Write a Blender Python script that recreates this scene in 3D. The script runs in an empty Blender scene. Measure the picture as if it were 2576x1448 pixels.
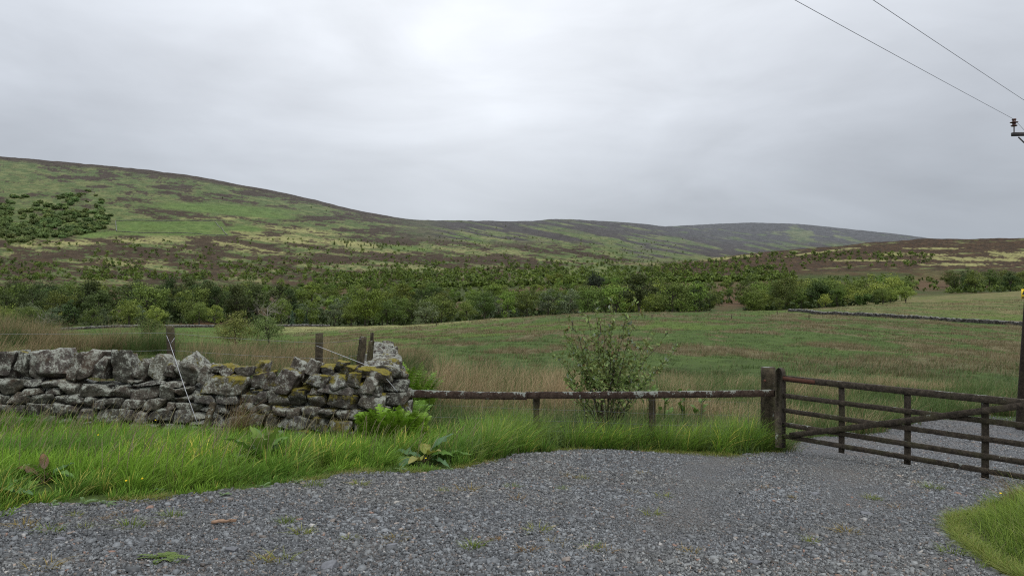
import bpy, math, random
import numpy as np
from mathutils import Vector

rng = np.random.default_rng(7)
random.seed(7)
scene = bpy.context.scene
COL = scene.collection
CX, CY, F = 1288.0, 724.0, 1909.0          # photograph's optical centre and focal length in its 2576-wide copy
EYE = 1.6

# ------------------------------------------------------------------ small maths helpers
def sstep(a, b, x):
    t = np.clip((np.asarray(x, float) - a) / (b - a), 0, 1)
    return t * t * (3 - 2 * t)

def _h(ix, iy, iz, s):
    n = (ix * 374761393 + iy * 668265263 + iz * 2147483647 + s * 974634777) & 0xffffffff
    n = ((n ^ (n >> 13)) * 1274126177) & 0xffffffff
    n = ((n ^ (n >> 16)) * 2246822519) & 0xffffffff
    return ((n ^ (n >> 15)) & 0xffffff) / float(0xffffff)

def noise2(x, y, s=0):
    x = np.asarray(x, float); y = np.asarray(y, float)
    x, y = np.broadcast_arrays(x, y)
    ix = np.floor(x).astype(np.int64); iy = np.floor(y).astype(np.int64)
    fx = x - ix; fy = y - iy
    fx = fx * fx * (3 - 2 * fx); fy = fy * fy * (3 - 2 * fy)
    z = np.zeros_like(ix)
    a = _h(ix, iy, z, s); b = _h(ix + 1, iy, z, s); c = _h(ix, iy + 1, z, s); d = _h(ix + 1, iy + 1, z, s)
    return (a * (1 - fx) + b * fx) * (1 - fy) + (c * (1 - fx) + d * fx) * fy

def fbm2(x, y, s=0, o=4):
    t = 0; a = 0.5; n = 0
    for k in range(o):
        t = t + a * noise2(x * 2 ** k, y * 2 ** k, s + 17 * k); n += a; a *= 0.5
    return t / n

def noise3(p, s=0):
    i = np.floor(p).astype(np.int64); f = p - i; f = f * f * (3 - 2 * f)
    r = 0
    for dx in (0, 1):
        wx = f[..., 0] if dx else 1 - f[..., 0]
        for dy in (0, 1):
            wy = f[..., 1] if dy else 1 - f[..., 1]
            for dz in (0, 1):
                wz = f[..., 2] if dz else 1 - f[..., 2]
                r = r + wx * wy * wz * _h(i[..., 0] + dx, i[..., 1] + dy, i[..., 2] + dz, s)
    return r

def pchip(x, y, xi):
    x = np.asarray(x, float); y = np.asarray(y, float)
    h = np.diff(x); dl = np.diff(y) / h
    m = np.zeros(len(x)); m[0] = dl[0]; m[-1] = dl[-1]
    for i in range(1, len(x) - 1):
        if dl[i - 1] * dl[i] > 0:
            w1 = 2 * h[i] + h[i - 1]; w2 = h[i] + 2 * h[i - 1]
            m[i] = (w1 + w2) / (w1 / dl[i - 1] + w2 / dl[i])
    xi = np.clip(xi, x[0], x[-1])
    k = np.clip(np.searchsorted(x, xi, side='right') - 1, 0, len(h) - 1)
    t = (xi - x[k]) / h[k]
    return ((2 * t**3 - 3 * t**2 + 1) * y[k] + (t**3 - 2 * t**2 + t) * h[k] * m[k]
            + (-2 * t**3 + 3 * t**2) * y[k + 1] + (t**3 - t**2) * h[k] * m[k + 1])

def P(u, v, d):
    return np.array([(u - CX) / F * d, d, EYE - (v - CY) / F * d])

# ------------------------------------------------------------------ terrain height
NEARC = {
 -500: [(16,1000),(25,935),(40,855),(60,880),(100,890),(150,862),(200,838),(230,826),(300,790),(400,748),(500,725)],
 0:    [(16,1010),(25,940),(40,857),(60,880),(100,885),(150,860),(200,836),(230,825),(300,790),(400,748),(500,725)],
 420:  [(16,1020),(25,948),(40,882),(60,880),(100,867),(150,846),(200,824),(240,817),(300,788),(400,748),(500,723)],
 600:  [(16,1028),(25,950),(40,888),(60,886),(110,866),(160,843),(210,822),(240,817),(300,787),(400,750),(500,722)],
 1000: [(16,1045),(25,955),(40,893),(60,868),(90,850),(130,834),(180,821),(212,818.5),(232,822),(262,816),(320,786),(400,752),(500,718)],
 1300: [(16,1055),(25,962),(40,895),(60,860),(90,838),(130,815),(170,802),(200,799.5),(230,806),(260,806),(320,780),(400,748),(500,712)],
 1500: [(16,1062),(25,968),(40,895),(60,855),(90,824),(130,801),(165,790),(190,788),(220,797),(260,800),(320,776),(400,745),(500,708)],
 1750: [(16,1070),(25,975),(40,900),(60,855),(90,820),(130,797),(165,787),(190,785),(220,793),(260,796),(320,772),(400,740),(500,702)],
 2050: [(16,1078),(25,980),(40,902),(60,855),(90,820),(125,800),(160,787),(200,778),(230,776),(260,780),(320,765),(400,735),(500,698)],
 2300: [(16,1085),(25,985),(40,905),(60,860),(90,828),(120,808),(160,785),(220,764),(270,755),(300,757),(400,733),(500,695)],
 2576: [(16,1092),(25,992),(40,912),(60,868),(90,838),(115,820),(160,785),(220,757),(300,735),(340,731),(370,733),(420,728),(500,704)],
 3100: [(16,1100),(25,1000),(40,920),(60,875),(90,842),(115,822),(160,780),(220,745),(300,715),(340,708),(370,712),(420,708),(500,690)],
}
SKY = [(-600,340),(-300,366),(0,394),(100,402),(200,411),(330,424),(470,441),(530,451),(600,464),(680,479),(750,493),(850,518),(960,541),(1050,553),(1150,555),(1320,556),(1410,551),(1530,557),(1650,566)]
SKX = np.array([a for a, b in SKY], float); SKV = np.array([b for a, b in SKY], float)
def hillcol(u):
    S = float(np.interp(u, SKX, SKV)); R = float(np.interp(u, [-600, 470, 1000, 1400, 1550], [2200, 2300, 2600, 3000, 3300]))
    b0 = float(np.interp(u, [0, 1000, 1400, 1600], [690, 686, 690, 692]))
    out = []
    for t in (0.0, .12, .25, .4, .55, .7, .83, .93, 1.0):
        d = math.exp(math.log(700) + t * (math.log(R) - math.log(700)))
        g = t ** 1.2
        out.append((d, b0 + (S - b0) * g))
    return out + [(R * 1.12, S + 5), (R * 1.4, S + 40), (7500, S + 120)]
FARC = {u: hillcol(u) for u in (-600, -300, 0, 100, 200, 330, 470, 530, 600, 680, 750, 850, 960, 1050, 1150, 1320, 1410, 1530)}
FARC[1620] = [(700,692),(850,680),(950,673),(1250,672),(1600,660),(2300,624),(3000,578),(3350,563),(3700,568),(4700,585),(7500,700)]
FARC[1720] = [(700,688),(850,672),(950,660),(1250,668),(1700,650),(2300,628),(3000,592),(3800,571),(4300,567.5),(4900,575),(7500,700)]
FARC[1800] = [(700,684),(850,664),(980,650),(1250,660),(1800,646),(2400,628),(3200,596),(4000,571),(4500,563.5),(5100,570),(7500,700)]
FARC[1900] = [(700,676),(850,655),(1020,637.5),(1250,645),(2000,640),(2500,630),(3200,602),(4000,573),(4500,560.5),(5100,566),(7500,700)]
FARC[2000] = [(700,668),(850,646),(1060,626.5),(1250,633),(2200,630),(2700,620),(3400,598),(4000,575),(4500,563.5),(5100,570),(7500,700)]
FARC[2120] = [(700,661),(850,638),(1080,617.5),(1250,624),(2600,620),(3400,604),(4000,588),(4500,574.5),(5100,582),(7500,700)]
FARC[2250] = [(700,655),(850,630),(1110,607.5),(1300,612),(2800,620),(3600,608),(4100,598),(4500,588),(5100,596),(7500,700)]
FARC[2380] = [(700,650),(850,624),(1140,601.5),(1400,607),(2800,625),(3600,618),(4100,610),(4500,604),(5100,612),(7500,700)]
FARC[2576] = [(700,652),(850,625),(1150,601),(1400,606),(2800,630),(3600,625),(4100,620),(4500,615),(5100,625),(7500,700)]
FARC[3200] = [(700,640),(850,615),(1150,594),(1400,600),(2800,630),(3600,625),(4100,620),(4500,615),(5100,625),(7500,700)]

LG = np.linspace(math.log(16), math.log(7500), 420)
UG = np.linspace(-600, 3200, 381)
def _table():
    ln500 = math.log(500)
    cols_n = sorted(NEARC); cols_f = sorted(FARC)
    N = np.array([pchip([math.log(a) for a, b in NEARC[c]], [b for a, b in NEARC[c]], LG) for c in cols_n])
    Ff = np.array([pchip([math.log(a) for a, b in FARC[c]], [b for a, b in FARC[c]], LG) for c in cols_f])
    out = np.zeros((len(UG), len(LG)))
    n500 = np.array([NEARC[c][-1][1] for c in cols_n])
    f700 = np.array([FARC[c][0][1] for c in cols_f])
    v500 = pchip(cols_n, n500, UG); v700 = pchip(cols_f, f700, UG)
    ln7 = math.log(700)
    for j, l in enumerate(LG):
        if l <= ln500: out[:, j] = pchip(cols_n, N[:, j], UG)
        elif l >= ln7: out[:, j] = pchip(cols_f, Ff[:, j], UG)
        else:
            t = (l - ln500) / (ln7 - ln500)
            out[:, j] = v500 * (1 - t) + v700 * t
    return out
VT = _table()

def near_z(x, y):
    xx = np.clip(x, -16, 16); yy = np.clip(y, -6, 30)
    return EYE - (1.3 + 0.1 * yy + 0.04 * xx)

def H0(x, y):
    x = np.asarray(x, float); y = np.asarray(y, float)
    yc = np.maximum(y, 16.0)
    u = np.clip(CX + F * x / yc, UG[0], UG[-1] - 1e-3)
    l = np.clip(np.log(yc), LG[0], LG[-1] - 1e-6)
    fu = (u - UG[0]) / (UG[1] - UG[0]); fl = (l - LG[0]) / (LG[1] - LG[0])
    iu = np.minimum(fu.astype(int), len(UG) - 2); il = np.minimum(fl.astype(int), len(LG) - 2)
    fu = fu - iu; fl = fl - il
    v = (VT[iu, il] * (1 - fl) + VT[iu, il + 1] * fl) * (1 - fu) + (VT[iu + 1, il] * (1 - fl) + VT[iu + 1, il + 1] * fl) * fu
    zf = EYE - (v - CY) / F * yc
    w = sstep(14, 21, y)
    return near_z(x, y) * (1 - w) + zf * w

def H(x, y):
    x = np.asarray(x, float); y = np.asarray(y, float)
    z = H0(x, y)
    z = z + (fbm2(x * 1.3, y * 1.3, 3, 3) - .5) * 0.05
    z = z + (fbm2(x * .12, y * .12, 5, 3) - .5) * 0.6 * sstep(20, 60, y)
    z = z + (fbm2(x * .02, y * .02, 9, 4) - .5) * 7.0 * sstep(500, 1200, y)
    return z
def Hs(x, y):
    return float(H(np.array([x]), np.array([y]))[0])

def ray_ground(u, v, dmin=3.0, dmax=6000.0, n=2500):
    """first place at or beyond dmin where the sight line (u, v) meets the ground"""
    d = np.exp(np.linspace(math.log(dmin), math.log(dmax), n))
    x = (u - CX) / F * d
    vz = CY - (H(x, d) - EYE) * F / d
    k = np.argmax(vz <= v)
    if vz[k] > v: return None
    return np.array([x[k], d[k], EYE - (vz[k] - CY) / F * d[k]])

# ------------------------------------------------------------------ mesh helpers
def mesh_arrays(name, verts, tris=None, quads=None, col=None, smooth=False, polys=None):
    me = bpy.data.meshes.new(name)
    verts = np.asarray(verts, np.float32).reshape(-1, 3)
    loops = []; starts = []; n = 0
    for fa in (tris, quads, polys):
        if fa is None or len(fa) == 0: continue
        fa = np.asarray(fa, np.int32); k = fa.shape[1]
        loops.append(fa.ravel()); starts.append(n + np.arange(len(fa), dtype=np.int32) * k); n += fa.size
    loops = np.concatenate(loops); starts = np.concatenate(starts).astype(np.int32)
    me.vertices.add(len(verts)); me.vertices.foreach_set('co', verts.ravel())
    me.loops.add(len(loops)); me.loops.foreach_set('vertex_index', loops)
    me.polygons.add(len(starts)); me.polygons.foreach_set('loop_start', starts)
    if smooth: me.polygons.foreach_set('use_smooth', np.ones(len(starts), bool))
    me.update(calc_edges=True)
    if col is not None:
        col = np.asarray(col, np.float32)
        if col.shape[1] == 3: col = np.concatenate([col, np.ones((len(col), 1), np.float32)], 1)
        at = me.color_attributes.new('Col', 'FLOAT_COLOR', 'POINT')
        at.data.foreach_set('color', np.ascontiguousarray(col).ravel())
    return me

class MB:
    """collects pieces of one mesh"""
    def __init__(s): s.v = []; s.t = []; s.q = []; s.c = []; s.n = 0
    def add(s, v, t=None, q=None, c=(.5, .5, .5)):
        v = np.asarray(v, float).reshape(-1, 3)
        if t is not None and len(t): s.t.append(np.asarray(t, int) + s.n)
        if q is not None and len(q): s.q.append(np.asarray(q, int) + s.n)
        c = np.asarray(c, float)
        if c.ndim == 1: c = np.tile(c, (len(v), 1))
        s.v.append(v); s.c.append(c); s.n += len(v)
    def mesh(s, name, smooth=False):
        return mesh_arrays(name, np.concatenate(s.v), np.concatenate(s.t) if s.t else None, np.concatenate(s.q) if s.q else None, np.concatenate(s.c), smooth)

def link(name, me, mat, parent=None, loc=None):
    o = bpy.data.objects.new(name, me); COL.objects.link(o)
    if mat is not None and me is not None and not me.materials: me.materials.append(mat)
    if parent is not None: o.parent = parent
    if loc is not None: o.location = loc
    return o
def tag(o, label=None, cat=None, group=None, kind=None):
    if label: o['label'] = label
    if cat: o['category'] = cat
    if group: o['group'] = group
    if kind: o['kind'] = kind
    return o
def empty(name, loc, label, cat, group=None, rz=0.0):
    o = bpy.data.objects.new(name, None); COL.objects.link(o); o.location = Vector([float(a) for a in loc]); o.rotation_euler = (0, 0, rz)
    o.empty_display_size = .1
    return tag(o, label, cat, group)

def tube(mb, pts, rad, sides=8, c=(.5, .5, .5), cap=True):
    pts = np.asarray(pts, float); n = len(pts)
    rad = np.full(n, rad) if np.isscalar(rad) else np.asarray(rad, float)
    tan = np.gradient(pts, axis=0); tan /= np.linalg.norm(tan, axis=1)[:, None] + 1e-9
    up = np.array([0, 0, 1.]) if abs(tan[0, 2]) < .9 else np.array([1., 0, 0])
    V = []
    for i in range(n):
        a = np.cross(up, tan[i]); a /= np.linalg.norm(a) + 1e-9
        b = np.cross(tan[i], a); up = b if abs(np.dot(b, up)) > .1 else up
        th = np.arange(sides) * 2 * math.pi / sides
        V.append(pts[i] + rad[i] * (np.cos(th)[:, None] * a + np.sin(th)[:, None] * b))
    V = np.concatenate(V)
    q = [[i * sides + k, i * sides + (k + 1) % sides, (i + 1) * sides + (k + 1) % sides, (i + 1) * sides + k] for i in range(n - 1) for k in range(sides)]
    t = []
    if cap:
        V = np.concatenate([V, pts[[0, -1]]]); m = n * sides
        t = [[(k + 1) % sides, k, m] for k in range(sides)] + [[(n - 1) * sides + k, (n - 1) * sides + (k + 1) % sides, m + 1] for k in range(sides)]
    if np.asarray(c).ndim == 2:
        c = np.repeat(c, sides, 0); c = np.concatenate([c, c[[0, -1]]]) if cap else c
    mb.add(V, t if len(t) else None, q, c)

def beam(mb, p0, p1, w, h, side=None, segs=14, jit=.003, ch=.12, c=(.5, .5, .5), seed=0, bow=0.0):
    """sawn timber from p0 to p1: w across (along side), h the other way; chamfered, a little uneven"""
    p0 = np.asarray(p0, float); p1 = np.asarray(p1, float); ax = (p1 - p0); L = np.linalg.norm(ax); ax /= L
    if side is None:
        side = np.cross(ax, [0, 0, 1.]) if abs(ax[2]) < .9 else np.array([1., 0, 0])
    side = np.asarray(side, float); side -= ax * np.dot(side, ax); side /= np.linalg.norm(side)
    up = np.cross(side, ax)
    a, b = w / 2, h / 2; k = min(a, b) * ch * 2
    sec = np.array([[a - k, b], [a, b - k], [a, -b + k], [a - k, -b], [-a + k, -b], [-a, -b + k], [-a, b - k], [-a + k, b]])
    r = np.random.default_rng(seed + 11); V = []
    for i in range(segs + 1):
        t = i / segs
        j = r.normal(0, jit, (8, 2)); cen = p0 + ax * L * t + up * (bow * math.sin(math.pi * t) + r.normal(0, jit * .6))
        s = sec + j
        V.append(cen + s[:, :1] * side + s[:, 1:] * up)
    V = np.concatenate(V)
    q = [[i * 8 + m, i * 8 + (m + 1) % 8, (i + 1) * 8 + (m + 1) % 8, (i + 1) * 8 + m] for i in range(segs) for m in range(8)]
    V = np.concatenate([V, [p0, p1]]); n = (segs + 1) * 8
    t = [[(m + 1) % 8, m, n] for m in range(8)] + [[segs * 8 + m, segs * 8 + (m + 1) % 8, n + 1] for m in range(8)]
    mb.add(V, t, q, c)

# ------------------------------------------------------------------ materials
def newmat(name):
    m = bpy.data.materials.new(name); m.use_nodes = True
    nt = m.node_tree; nt.nodes.clear()
    return m, nt
class N:
    """tiny node writer"""
    def __init__(s, nt): s.nt = nt
    def new(s, typ, **kw):
        n = s.nt.nodes.new(typ)
        for k, v in kw.items():
            if k.startswith('_'): setattr(n, k[1:], v)
            else:
                key = int(k[1:]) if k[0] == 'i' and k[1:].isdigit() else k.replace('__', ' ')
                s.set(n.inputs[key], v)
        return n
    def set(s, inp, v):
        if isinstance(v, bpy.types.NodeSocket): s.nt.links.new(v, inp)
        elif isinstance(v, bpy.types.Node): s.nt.links.new(v.outputs[0], inp)
        else: inp.default_value = v
    def math(s, op, a, b=0.0, clamp=False):
        n = s.new('ShaderNodeMath', _operation=op, _use_clamp=clamp); s.set(n.inputs[0], a); s.set(n.inputs[1], b); return n.outputs[0]
    def noise(s, scale, detail=4, rough=.55, vec=None, dist=0.0):
        n = s.new('ShaderNodeTexNoise'); n.inputs['Scale'].default_value = scale; n.inputs['Detail'].default_value = detail; n.inputs['Roughness'].default_value = rough; n.inputs['Distortion'].default_value = dist
        if vec is not None: s.set(n.inputs['Vector'], vec)
        return n.outputs['Fac']
    def ramp(s, fac, stops):
        n = s.new('ShaderNodeValToRGB'); s.set(n.inputs[0], fac); cr = n.color_ramp
        while len(cr.elements) < len(stops): cr.elements.new(.5)
        for e, (p, c) in zip(cr.elements, stops):
            e.position = p; e.color = (c, c, c, 1) if not isinstance(c, tuple) else (*c, 1)
        return n.outputs[0]
    def mix(s, fac, a, b, mode='MIX'):
        n = s.new('ShaderNodeMix', _data_type='RGBA', _blend_type=mode); s.set(n.inputs[0], fac)
        for i, x in ((6, a), (7, b)):
            if isinstance(x, tuple) and len(x) == 3: x = (*x, 1)
            s.set(n.inputs[i], x)
        return n.outputs[2]
    def attr(s, name='Col'): return s.new('ShaderNodeAttribute', _attribute_name=name).outputs['Color']
    def pos(s): return s.new('ShaderNodeNewGeometry').outputs['Position']
    def obj(s): return s.new('ShaderNodeTexCoord').outputs['Object']
    def normal_z(s):
        n = s.new('ShaderNodeSeparateXYZ'); s.set(n.inputs[0], s.new('ShaderNodeNewGeometry').outputs['Normal']); return n.outputs[2]
    def scaled(s, vec, sc):
        n = s.new('ShaderNodeMapping'); s.set(n.inputs[0], vec); n.inputs['Scale'].default_value = sc; return n.outputs[0]
    def bump(s, h, dist, strength=1.0):
        n = s.new('ShaderNodeBump'); s.set(n.inputs['Height'], h); n.inputs['Distance'].default_value = dist; n.inputs['Strength'].default_value = strength; return n.outputs[0]
    def out(s, sh):
        o = s.new('ShaderNodeOutputMaterial'); s.set(o.inputs[0], sh)
    def principled(s, col, rough=.8, spec=.3, normal=None, metal=0.0):
        b = s.new('ShaderNodeBsdfPrincipled')
        if isinstance(col, tuple): col = (*col, 1) if len(col) == 3 else col
        s.set(b.inputs['Base Color'], col); s.set(b.inputs['Roughness'], rough); b.inputs['Specular IOR Level'].default_value = spec; b.inputs['Metallic'].default_value = metal
        if normal is not None: s.set(b.inputs['Normal'], normal)
        return b.outputs[0]

def leaf_material(name, trans=.35, rough=.45, spec=.25, vary=.0):
    m, nt = newmat(name); n = N(nt); c = n.attr()
    if vary:
        oi = n.new('ShaderNodeObjectInfo')
        hs = n.new('ShaderNodeHueSaturation'); n.set(hs.inputs['Color'], c)
        n.set(hs.inputs['Hue'], n.math('ADD', n.math('MULTIPLY', oi.outputs['Random'], .05), .47))
        n.set(hs.inputs['Value'], n.math('ADD', n.math('MULTIPLY', n.math('FRACT', n.math('MULTIPLY', oi.outputs['Random'], 7.31)), vary), 1 - vary * .5))
        c = hs.outputs[0]
    p = n.principled(c, rough, spec)
    tr = n.new('ShaderNodeBsdfTranslucent'); n.set(tr.inputs[0], c)
    mx = n.new('ShaderNodeMixShader'); mx.inputs[0].default_value = trans; n.set(mx.inputs[1], p); n.set(mx.inputs[2], tr.outputs[0])
    n.out(mx.outputs[0]); return m
M = {}
M['blade'] = leaf_material('grass_blades', .35, .5, .2)
M['leaf'] = leaf_material('leaves', .3, .45, .3)
M['crown'] = leaf_material('tree_foliage', .22, .6, .15, vary=.62)
# ------------------------------------------------------------------ ground colours
GREEN = np.array([.056, .088, .020]); BROWN = np.array([.125, .100, .056]); STRAW = np.array([.235, .225, .095])
HEATH = np.array([.040, .026, .020]); BRACKEN = np.array([.088, .056, .030]); SOIL = np.array([.045, .066, .020])
HILLG = np.array([.074, .100, .036]); PURPLE = np.array([.048, .042, .046]); BOG = np.array([.155, .160, .065])
def lerp(a, b, t): return a + (b - a) * t[..., None]
def blob(u, v, cu, cv, ru, rv, slope=0.0, n=0):
    dv = v - cv - slope * (u - cu)
    r = ((u - cu) / ru) ** 2 + (dv / rv) ** 2
    return np.clip(1.35 - r + n, 0, 1)

HEATHER_PATCHES = [(225,448,60,6,.05),(150,447,40,5,0),(430,471,55,6,.02),(640,488,55,7,.12),(720,484,130,7,.18),(270,440,34,9,.2),(250,470,30,4,0),(800,549,110,7,-.02),(560,492,60,5,.1),
 (150,642,190,13,-.09),(330,626,130,10,.03),(430,650,60,12,.1),(480,668,70,8,0),(250,688,120,9,0),(60,672,90,17,0),(640,615,55,7,.16),(700,652,100,9,.06),(840,650,80,9,.1),
 (960,606,110,8,.12),(1050,596,110,9,.16),(1160,612,80,6,.2),(900,582,60,6,.1),(1250,656,210,11,.04),(1050,648,170,11,.05),(1000,560,120,5,.1),(1120,585,60,6,.15),
 (860,632,60,6,.1),(1330,625,120,8,.16),(1480,640,100,6,.18),(940,690,150,9,.02),(1060,700,90,10,0),(760,700,90,8,0),(560,690,80,6,0),(340,640,100,12,.02),(400,690,120,8,.02)]
GREEN_PATCHES = [(505,574,42,14,.02),(400,571,70,13,.0),(330,577,34,10,0),(560,525,190,13,.05),(640,540,120,8,.08),(2015,590,36,22,.5),(1900,615,90,12,.15),(250,590,60,8,-.1),(620,575,50,8,.05),(1180,600,60,8,.2),(1030,625,70,6,.1)]
STRAW_PATCHES = [(300,605,330,7,-.01),(700,600,150,12,.1),(640,628,140,9,.12),(760,580,120,8,.1),(880,612,70,7,.12),(560,548,120,4,0),(120,616,160,6,-.06),(560,606,80,8,.1),(300,660,140,9,0),(1330,652,150,3,.06),(1000,636,160,4,.05),
 (2450,652,160,6,.02),(2300,640,120,4,.0),(2180,655,120,3,0),(2540,640,70,9,.05),(2080,632,120,3,-.12),(2420,665,150,4,0),(1840,648,110,4,-.1),(1640,665,90,4,.04),(2350,625,80,3,0)]

def ground_colour(x, y, z):
    yc = np.maximum(y, 1.0)
    u = CX + F * x / yc; v = CY - (z - EYE) * F / yc
    # near and middle fields
    n1 = fbm2(x * .30, y * .11, 21, 4); n2 = fbm2(x * 1.1, y * .45, 22, 3); n3 = fbm2(x * .05, y * .03, 23, 3)
    c = lerp(np.broadcast_to(GREEN, x.shape + (3,)), GREEN * 1.25 * np.array([1.05, 1, .8]), sstep(.4, .65, n3))
    bias = .04 * sstep(1700, 2500, u) - .10 * sstep(50, 30, y) + .03 * sstep(180, 90, y) * sstep(1400, 1900, u)
    br = sstep(.53, .61, n1 * .7 + n2 * .3 + bias)
    c = lerp(c, BROWN * 1.0, br * .8)
    crest = sstep(150, 185, y) * sstep(600, 720, u) * sstep(1420, 1200, u)
    c = lerp(c, STRAW, np.clip(crest * (.45 + n2 * .8), 0, .9))
    behind = sstep(128, 150, y) * sstep(1980, 2120, u)
    c = lerp(c, STRAW * np.array([.60, .56, .56]), np.clip(behind * (.25 + sstep(.38, .6, n1) * .7 + .3 * sstep(220, 300, y)), 0, .92))
    meadow = sstep(100, 120, y) * sstep(215, 195, y) * sstep(780, 640, u)
    c = lerp(c, GREEN * np.array([1.25, 1.35, 1.1]), meadow * .8)
    c = c * (.8 + .4 * n2)[..., None]
    c = lerp(c, np.broadcast_to(SOIL, c.shape), sstep(46, 24, y) * .75)
    # wood floor
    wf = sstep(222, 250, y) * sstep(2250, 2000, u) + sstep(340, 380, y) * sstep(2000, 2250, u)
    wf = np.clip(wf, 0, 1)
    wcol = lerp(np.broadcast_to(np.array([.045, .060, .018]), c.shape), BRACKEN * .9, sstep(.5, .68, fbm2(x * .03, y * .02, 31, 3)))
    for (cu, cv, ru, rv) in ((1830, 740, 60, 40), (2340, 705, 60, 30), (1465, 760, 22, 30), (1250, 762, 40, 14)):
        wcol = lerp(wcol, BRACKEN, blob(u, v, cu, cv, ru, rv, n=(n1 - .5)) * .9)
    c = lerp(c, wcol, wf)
    # hills: fields of colour
    far = sstep(430, 620, y)
    nu = fbm2(u * .012 + (v * .02), (v - .12 * u) * .11, 41, 5)
    nf = fbm2(u * .05, (v - .10 * u) * .33, 42, 4)
    ng = fbm2(u * .22, v * .7, 43, 3)
    hc = lerp(np.broadcast_to(HILLG, c.shape), BOG, sstep(.42, .62, nf) * .55)
    lowz = sstep(560, 625, v) * sstep(1500, 1200, u)                 # lower slopes: bleached grass and heather
    hc = lerp(hc, STRAW * np.array([.85, .85, .9]), lowz * sstep(.36, .58, nf * .6 + ng * .4) * .7)
    h = sstep(.535, .60, nu * .5 + nf * .3 + ng * .2 + .075 * lowz)
    for (cu, cv, ru, rv, s) in STRAW_PATCHES:
        hc = lerp(hc, STRAW, blob(u, v, cu, cv, ru, rv, s, (nf - .5) * 2.2) * .8)
    for (cu, cv, ru, rv, s) in HEATHER_PATCHES:
        h = np.maximum(h, sstep(.25, .6, blob(u, v, cu, cv, ru, rv, s, (nf - .5) * 3.4 + (ng - .5) * 1.6)))
    sk = np.interp(u, SKX, SKV)
    top = sstep(13, 5, v - sk + (nf - .5) * 10) * sstep(1600, 1500, u)
    h = np.maximum(h, top)
    gp = 0 * u
    for (cu, cv, ru, rv, s) in GREEN_PATCHES[:5] + GREEN_PATCHES[7:]:
        gp = np.maximum(gp, blob(u, v, cu, cv, ru, rv, s, (nf - .5) * 1.2))
    encl = sstep(288, 292, u) * sstep(560, 556, u - (v - 556) * .75) * sstep(555, 557, v) * sstep(594, 591, v)
    gp = np.maximum(gp, encl * .85)
    h = h * (1 - gp)
    hc = lerp(hc, HILLG * np.array([1.08, 1.28, .9]), gp * .75)
    # streaky hillside beyond the spur, and the far moor
    mid = sstep(950, 1150, u) * sstep(1600, 1900, y)
    st = fbm2((u + v * .5) * .010, (v - .19 * u) * .17, 51, 5)
    h = np.maximum(h * (1 - mid * .5), mid * sstep(.45, .53, st + .06 * sstep(610, 560, v)))
    farm = sstep(2700, 3500, y) * sstep(1560, 1700, u)
    fm = sstep(.33, .44, fbm2(u * .02, (v - .1 * u) * .16, 52, 5) + .12 * sstep(1880, 2080, u) + .22 * sstep(580, 568, v))
    gpf = np.maximum(blob(u, v, 2015, 592, 34, 24, .25, (nf - .5) * 2), blob(u, v, 2140, 602, 40, 5, .25, (nf - .5) * 2))
    h = h * (1 - farm) + farm * fm * (1 - .9 * sstep(.3, .6, gpf))
    moor = sstep(1560, 1700, u) * sstep(470, 600, y) * sstep(1700, 1400, y)
    mn = fbm2(u * .012, (v + .05 * u) * .22, 53, 5)
    h = h * (1 - moor) + moor * sstep(.74, .63, mn * .75 + nf * .25 - .0 + .05 * sstep(640, 665, v) * sstep(2250, 2400, u))
    straw_moor = 0 * u
    for (cu, cv, ru, rv, s) in STRAW_PATCHES[-9:]:
        straw_moor = np.maximum(straw_moor, blob(u, v, cu, cv, ru, rv, s, -.35 + (nf - .5) * 2.2 + (ng - .5) * 1.5))
    h = h * (1 - sstep(.3, .7, straw_moor) * moor * .9)
    hc = lerp(hc, STRAW * .9, moor * np.clip(straw_moor, 0, 1) * .7)
    purple = np.clip(mid * .7 + farm, 0, 1)
    heath = lerp(np.broadcast_to(HEATH, c.shape), PURPLE, purple)
    heath = lerp(heath, HEATH * np.array([1.7, 1.45, 1.25]), moor * .6 * sstep(.4, .6, ng))
    heath = lerp(heath, BRACKEN * .8, sstep(1100, 700, y) * sstep(.5, .7, nf) * .5)
    hc = lerp(hc, heath, np.clip(h, 0, 1) * .93)
    # aerial haze put into the hill colours: bluer and paler with distance
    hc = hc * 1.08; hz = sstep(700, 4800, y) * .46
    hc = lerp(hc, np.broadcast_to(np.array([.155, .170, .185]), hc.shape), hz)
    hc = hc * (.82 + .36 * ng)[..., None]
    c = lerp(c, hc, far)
    return c

# ------------------------------------------------------------------ ground and hills, one continuous sheet in two pieces
us = np.concatenate([np.linspace(-600, -20, 50), np.linspace(0, 2576, 900), np.linspace(2600, 3200, 50)])
ys = np.concatenate([np.linspace(-25, 2, 28), np.linspace(2.2, 24, 200), np.exp(np.linspace(math.log(24.3), math.log(480), 300)), np.exp(np.linspace(math.log(485), math.log(7400), 420))])
nsplit = 28 + 200 + 300
def sheet(name, rows, label_mat, kind='structure'):
    Y = np.repeat(rows[:, None], len(us), 1); X = (us[None, :] - CX) / F * np.maximum(Y, 16.0)
    Z = H(X, Y)
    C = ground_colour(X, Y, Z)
    nr, nc = X.shape
    idx = np.arange(nr * nc).reshape(nr, nc)
    q = np.stack([idx[:-1, :-1], idx[:-1, 1:], idx[1:, 1:], idx[1:, :-1]], -1).reshape(-1, 4)
    me = mesh_arrays(name, np.stack([X, Y, Z], -1).reshape(-1, 3), None, q, C.reshape(-1, 3), smooth=True)
    return tag(link(name, me, label_mat), kind=kind)

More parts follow.
